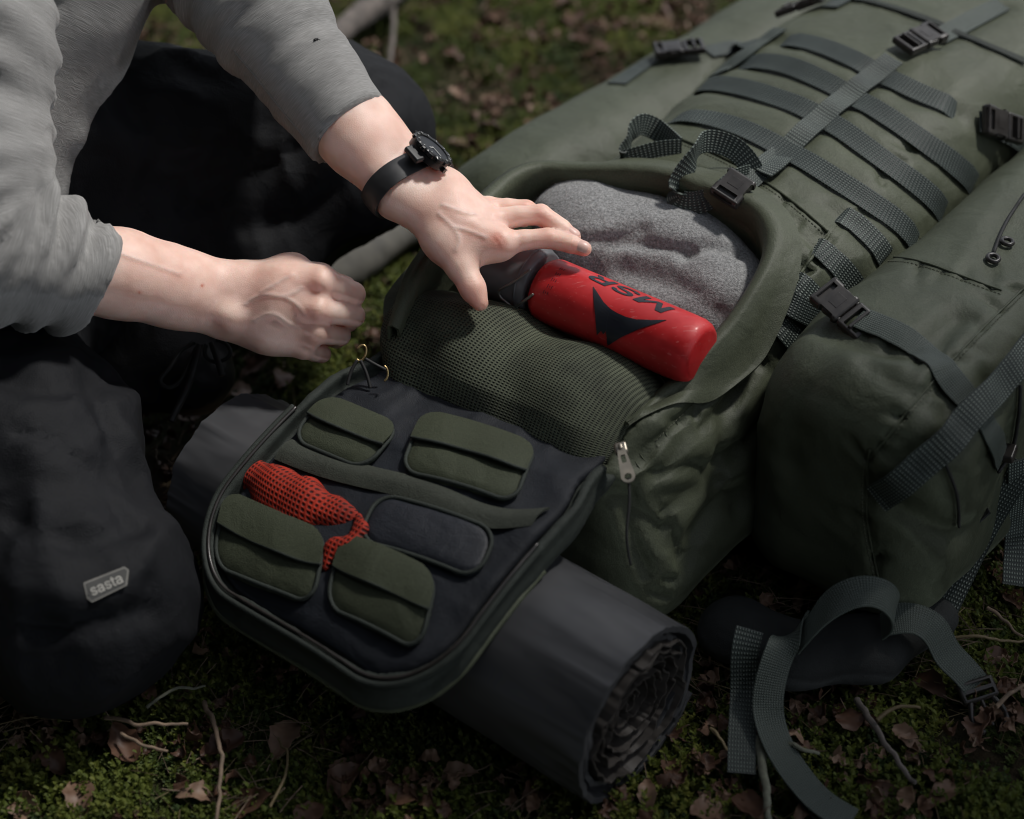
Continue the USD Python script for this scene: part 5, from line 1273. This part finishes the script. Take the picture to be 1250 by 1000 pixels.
def seen_points(n, seed, pad=.10, ymax=3.4):
    """random ground points in the part of the floor that the picture can show, and a margin"""
    r = np.random.default_rng(seed); out = []
    while sum(map(len, out)) < n:
        y0 = .72 - .5 * (pad > .2); y = y0 + (ymax - y0) * r.uniform(size=n) ** 1.15; x = r.uniform(-2, 2, n)
        ok = np.abs(x) < .36 * np.sqrt(y * y + 1.15 ** 2) * .92 + pad; out.append(np.stack([x[ok], y[ok]], 1))
    return np.vstack(out)[:n]
def mossy(p): return fb(np.column_stack([p, np.zeros(len(p))]), 3.6, 3, 401)
P2 = seen_points(24000, 11, .6, 3.9)
f_ = mossy(P2); keep = (f_ + RNG.normal(0, .07, len(P2))) > -.085; P2 = P2[keep]; f_ = f_[keep]
lowp = P2[:, 0] * 0
pos = np.column_stack([P2, gz(P2[:, 0], P2[:, 1])])
tag(instancer('moss', [(leaflets(34, .020, .024, 1), 'moss_green'), (leaflets(34, .026, .026, 2), 'moss_green'), (leaflets(30, .016, .026, 3), 'moss_dark'), (leaflets(40, .014, .022, 4, .0026, .005), 'moss_dark')], pos, RNG.uniform(0, 6.28, len(pos)), RNG.uniform(.65, 1.35, len(pos)), RNG.integers(0, 4, len(pos))),
    'low green cushions of moss growing all over the forest floor', 'moss', kind='stuff')
# fallen leaves: a few kinds of curled blade
def leaf_mesh(seed, l=.040, w=.026):
    r = np.random.default_rng(seed); nu, nv = 11, 7; u, v = np.meshgrid(np.linspace(0, 1, nu), np.linspace(-1, 1, nv), indexing='ij')
    wid = w / 2 * np.sin(np.pi * np.clip(u, .02, .985) ** .75) ** .8 * (1 + .10 * np.sin(u * 40 + seed) * np.abs(v))
    c1, c2, c3 = r.uniform(-.9, .9), r.uniform(.1, .55), r.uniform(-.5, .5)
    z = c2 * np.abs(v) ** 1.6 * wid * 1.2 + c1 * .012 * (u - .5) ** 2 * 4 + c3 * .008 * v * (u - .3) + .0016 * np.sin(u * 16 + seed) * v
    P = np.stack([(u - .5) * l, v * wid, z], -1)
    return ribbon(P, .0004)[0]
def stalk_mesh(l=.040): return tube(np.array([[.5 * l - .003, 0, .0005], [.5 * l + .006, .0008, .001], [.5 * l + .014, .002, .003]]), .0006, 5)
def kind(name, parts_):
    c = stage.CreateClassPrim('/World/' + name)
    for nm, m, mt in parts_: part(nm, m, mt, '/World/' + name, smooth=True)
    return c.GetPath()
LK_ = [kind(f'leaf_kind_{k}', [('blade', leaf_mesh(k * 7 + 1, .034 + .004 * (k % 3), .022 + .003 * (k % 4)), 'dead_leaf'), ('stalk', stalk_mesh(.034 + .004 * (k % 3)), 'twig_bark')]) for k in range(6)]
def copy_of(name, cls, pos, rot, scl, label, cat, group):
    path = numbered('/World', name); x = UsdGeom.Xform.Define(stage, path)
    x.GetPrim().GetReferences().AddInternalReference(cls)
    x.AddTranslateOp().Set(Gf.Vec3d(*map(float, pos))); x.AddRotateXYZOp().Set(Gf.Vec3f(*map(float, rot))); x.AddScaleOp().Set(Gf.Vec3f(float(scl), float(scl), float(scl)))
    x.GetPrim().SetInstanceable(True); tag(x, label, cat, group)
LEAF_PX = [(270, 905, 1.2), (345, 895, 1.3), (420, 925, 1.1), (30, 975, 1.3), (95, 968, 1.4), (150, 905, 1.2), (445, 920, 1), (500, 962, 1.3), (560, 938, 1.1), (820, 935, 1), (790, 962, .9), (870, 985, 1.3), (1036, 880, 1.0), (1085, 968, 1.5), (1195, 893, 1.3),
           (1235, 722, 1.3), (915, 985, 1.4), (1112, 912, .8), (1066, 935, .6), (1105, 900, .7), (180, 840, .9), (655, 965, 1.2), (610, 905, 1.1), (725, 55, 2.0), (700, 15, 1.6), (800, 20, 1.6), (605, 15, 1.5), (560, 112, 1.3), (620, 75, 1.5), (600, 155, 1.4), (655, 40, 1.3), (690, 140, 1.5), (548, 60, 1.3), (520, 170, 1.2),
           (345, 455, 1.1), (322, 525, 1.2), (290, 470, 1.0), (230, 500, 1), (1215, 800, 1), (1160, 960, 1.2), (1235, 870, 1), (985, 905, .7), (35, 865, 1.0), (60, 915, 1.1), (310, 975, 1.2), (375, 985, 1.1), (240, 965, 1.1)]
rl_ = np.random.default_rng(5)
lv = [(*p, s) for *p, s in LEAF_PX]
extra = seen_points(120, 13)
LEAF_SAY = {0: 'brown leaf lying beside the thin bent twig at the lower left', 1: 'reddish brown leaf below the near corner of the open flap', 2: 'brown leaf lying left of the mat, under the flap edge', 3: 'brown leaf at the very bottom left corner', 4: 'large brown leaf below the two crossed twigs at lower left', 5: 'brown leaf lying on the crossed twigs before the knee',
    9: 'orange brown leaf lying against the open end of the mat', 11: 'brown leaf beside the foot of the pale stick', 12: 'brown leaf lying just right of the curved belt strap', 13: 'large curled leaf at the bottom edge below the dark knobbly twig', 14: 'big brown leaf lying under the open buckle', 15: 'brown leaf at the right edge beside the hanging webbing',
    16: 'large leaf at the bottom edge between strap end and pale stick', 23: 'pale pinkish leaf, largest of the blurred ones at the top', 34: 'brown leaf seen through the gap below the fist'}
LPOS = [np.append(zpt(u, v, .012)[:2], s * .95) for u, v, s in lv] + [np.append(p, rl_.uniform(.7, 1.35)) for p in extra]
for i, (x_, y_, s_) in enumerate(LPOS):
    copy_of('fallen_leaf', LK_[int(rl_.integers(0, 6))], (x_, y_, float(gz(x_, y_)) + rl_.uniform(.012, .024)), (rl_.normal(0, 13), rl_.normal(0, 13), rl_.uniform(0, 360)), s_ * .88, LEAF_SAY.get(i, 'dry brown fallen leaf lying on the forest floor'), 'leaf', 'fallen leaves on the forest floor' if i not in LEAF_SAY else 'larger fallen leaves')
# litter of needles, crumbs of leaf and grass that nobody could count
def litter(seed):
    r = np.random.default_rng(seed); ms = []
    for _ in range(14):
        a_ = r.uniform(0, 6.28); l_ = r.uniform(.012, .045); o = np.append(r.uniform(-.03, .03, 2), r.uniform(.0, .008)); d = np.array([math.cos(a_), math.sin(a_), r.normal(0, .2)])
        ms.append(tube(np.array([o, o + d * l_ * .5 + [0, 0, .001], o + d * l_]), .00045, 3))
    return trimesh.util.concatenate(ms)
def bits(seed):
    r = np.random.default_rng(seed); ms = []
    for _ in range(7):
        m = leaf_mesh(int(r.integers(0, 99)), r.uniform(.010, .022), r.uniform(.007, .014)); m.apply_transform(trimesh.transformations.euler_matrix(r.normal(0, .5), r.normal(0, .5), r.uniform(0, 6.28))); m.apply_translation(np.append(r.uniform(-.03, .03, 2), r.uniform(.002, .012))); ms.append(m)
    return trimesh.util.concatenate(ms)
P3 = seen_points(4600, 17, .6, 3.9); pos = np.column_stack([P3, gz(P3[:, 0], P3[:, 1]) + RNG.uniform(.002, .014, len(P3))])
tag(instancer('forest_litter', [(litter(1), 'dry_grass'), (bits(2), 'dead_leaf'), (bits(3), 'dead_leaf'), (litter(4), 'twig_bark')], pos, RNG.uniform(0, 6.28, len(pos)), RNG.uniform(.7, 1.3, len(pos)), RNG.integers(0, 4, len(pos))),
    'dry needles and crumbled brown leaves strewn through the moss', 'leaf litter', kind='stuff')
# twigs
TW = [([(250, 856, .02), (262, 885, .025), (271, 920, .022), (269, 960, .018), (265, 1000, .02)], .0022, 'twig_bark', 'thin upright-bent brown twig lying before the kneeling knee'),
      ([(128, 876, .022), (170, 884, .026), (228, 886, .02)], .0019, 'twig_bark', 'straight twig lying level on the dark moss at the lower left'),
      ([(148, 895, .022), (172, 910, .025), (205, 917, .02)], .0017, 'twig_bark', 'short curved twig below the straight level twig'),
      ([(180, 862, .022), (205, 846, .026), (250, 838, .022)], .0016, 'lichen', 'pale lichen-covered twig in front of the kneeling knee'),
      ([(926, 900, .02), (932, 950, .02), (940, 1005, .02)], .0042, 'lichen', 'pale greenish stick lying beside the hanging strap ends'),
      ([(868, 888, .03), (876, 902, .03), (886, 918, .028)], .0016, 'dry_grass', 'thin pale stalk leaning by the end of the mat'),
      ([(1045, 855, .018), (1070, 890, .024), (1100, 935, .02), (1118, 955, .02)], .0030, 'bark', 'dark knobbly twig among leaves at the lower right'),
      ([(1135, 770, .02), (1180, 778, .028), (1250, 782, .022)], .0017, 'dry_grass', 'long pale stalk lying right of the belt strap'),
      ([(1205, 742, .03), (1228, 760, .028), (1250, 775, .026)], .0018, 'twig_bark', 'bent brown twig at the right edge above the pale stalk'),
      ([(1218, 860, .03), (1235, 845, .032), (1258, 832, .03)], .0020, 'twig_bark', 'small twig rising at the right edge beside the open buckle'),
      ([(1070, 880, .03), (1095, 862, .034), (1125, 862, .03)], .0020, 'dry_grass', 'pale twig lying below the open buckle strap'),
      ([(960, 905, .026), (975, 915, .03), (1000, 920, .026)], .0020, 'lichen', 'short whitish twig right of the curved strap'),
      ([(330, 985, .02), (350, 940, .03), (340, 900, .02)], .0012, 'dry_grass', 'thin dry grass stem at the bottom left of the mat'),
      ([(480, 0, .02), (478, 60, .03), (470, 110, .03)], .0042, 'bark', 'blurred upright twig behind the cuff of the reaching arm')]
for pts, r_, mt, lb in TW:
    c_ = spline([zpt(*p) for p in pts], 40); c_ = c_ + (fb(c_, 70, 2, 7)[:, None] * .006)
    o = c_[20]; t_ = thing('twig', lb, 'twig', o); part('stem', tube(c_, r_ * np.linspace(1.1, .7, 40), 7), mt, t_, smooth=True)

# ------------------------------------------------------------------ spruces round the clearing, outside the picture
def spruce_crown(h, r0, seed):
    r = np.random.default_rng(seed); V, Fc = [], []
    for lvl in np.arange(.35, h - .15, .22):
        rad = r0 * (1 - lvl / h) ** .85 + .1; n = int(9 + rad * 7)
        for k in range(n):
            a_ = r.uniform(0, 6.28); L_ = rad * r.uniform(.7, 1.1); d = np.array([math.cos(a_), math.sin(a_), 0]); sd = np.array([-d[1], d[0], 0]); z0 = lvl + r.uniform(-.1, .1)
            for j in range(6):
                t = (j + .4) / 6; c = d * L_ * t + [0, 0, z0 - .28 * L_ * t * t]; w = .20 * (1.15 - t) * r.uniform(.7, 1.2) + .05
                for sg in (-1, 1):
                    b = len(V); o = sd * sg; V += [c, c + d * .16 + o * w * .35 + [0, 0, -.02], c + o * w + d * .14 + [0, 0, -.07 * r.uniform(.4, 1.6)], c + o * w * .5 - d * .04 + [0, 0, -.04]]; Fc += [[b, b + 1, b + 2], [b, b + 2, b + 3]]
    return trimesh.Trimesh(np.array(V), np.array(Fc), process=False)
for i, (x_, y_, h_, r_, lb) in enumerate([(-2.3, .2, 7.5, 1.5, 'dark spruce standing left of the kneeling person'), (-1.5, -1.3, 8.5, 1.6, 'dark spruce standing behind the viewer to the left'), (.2, -2.0, 8.0, 1.6, 'dark spruce standing straight behind the viewer'), (2.60, 1.84, 8.2, .66, 'slender spruce standing to the right beyond the backpack'), (-3.4, 2.4, 9.0, 1.7, 'tall dark spruce far left behind the kneeling person')]):
    g_ = float(gz(x_, y_)); t_ = thing('spruce_tree', lb, 'tree', (x_, y_, g_))
    c_ = np.column_stack([np.full(12, x_) + .03 * np.sin(np.arange(12)), np.full(12, y_), np.linspace(g_ - .1, g_ + h_, 12)])
    part('trunk', tube(c_, np.linspace(.13, .02, 12), 10), 'bark', t_, smooth=True)
    cr = spruce_crown(h_, r_, 40 + i); cr.apply_translation([x_, y_, g_]); part('crown', cr, 'needle', t_)
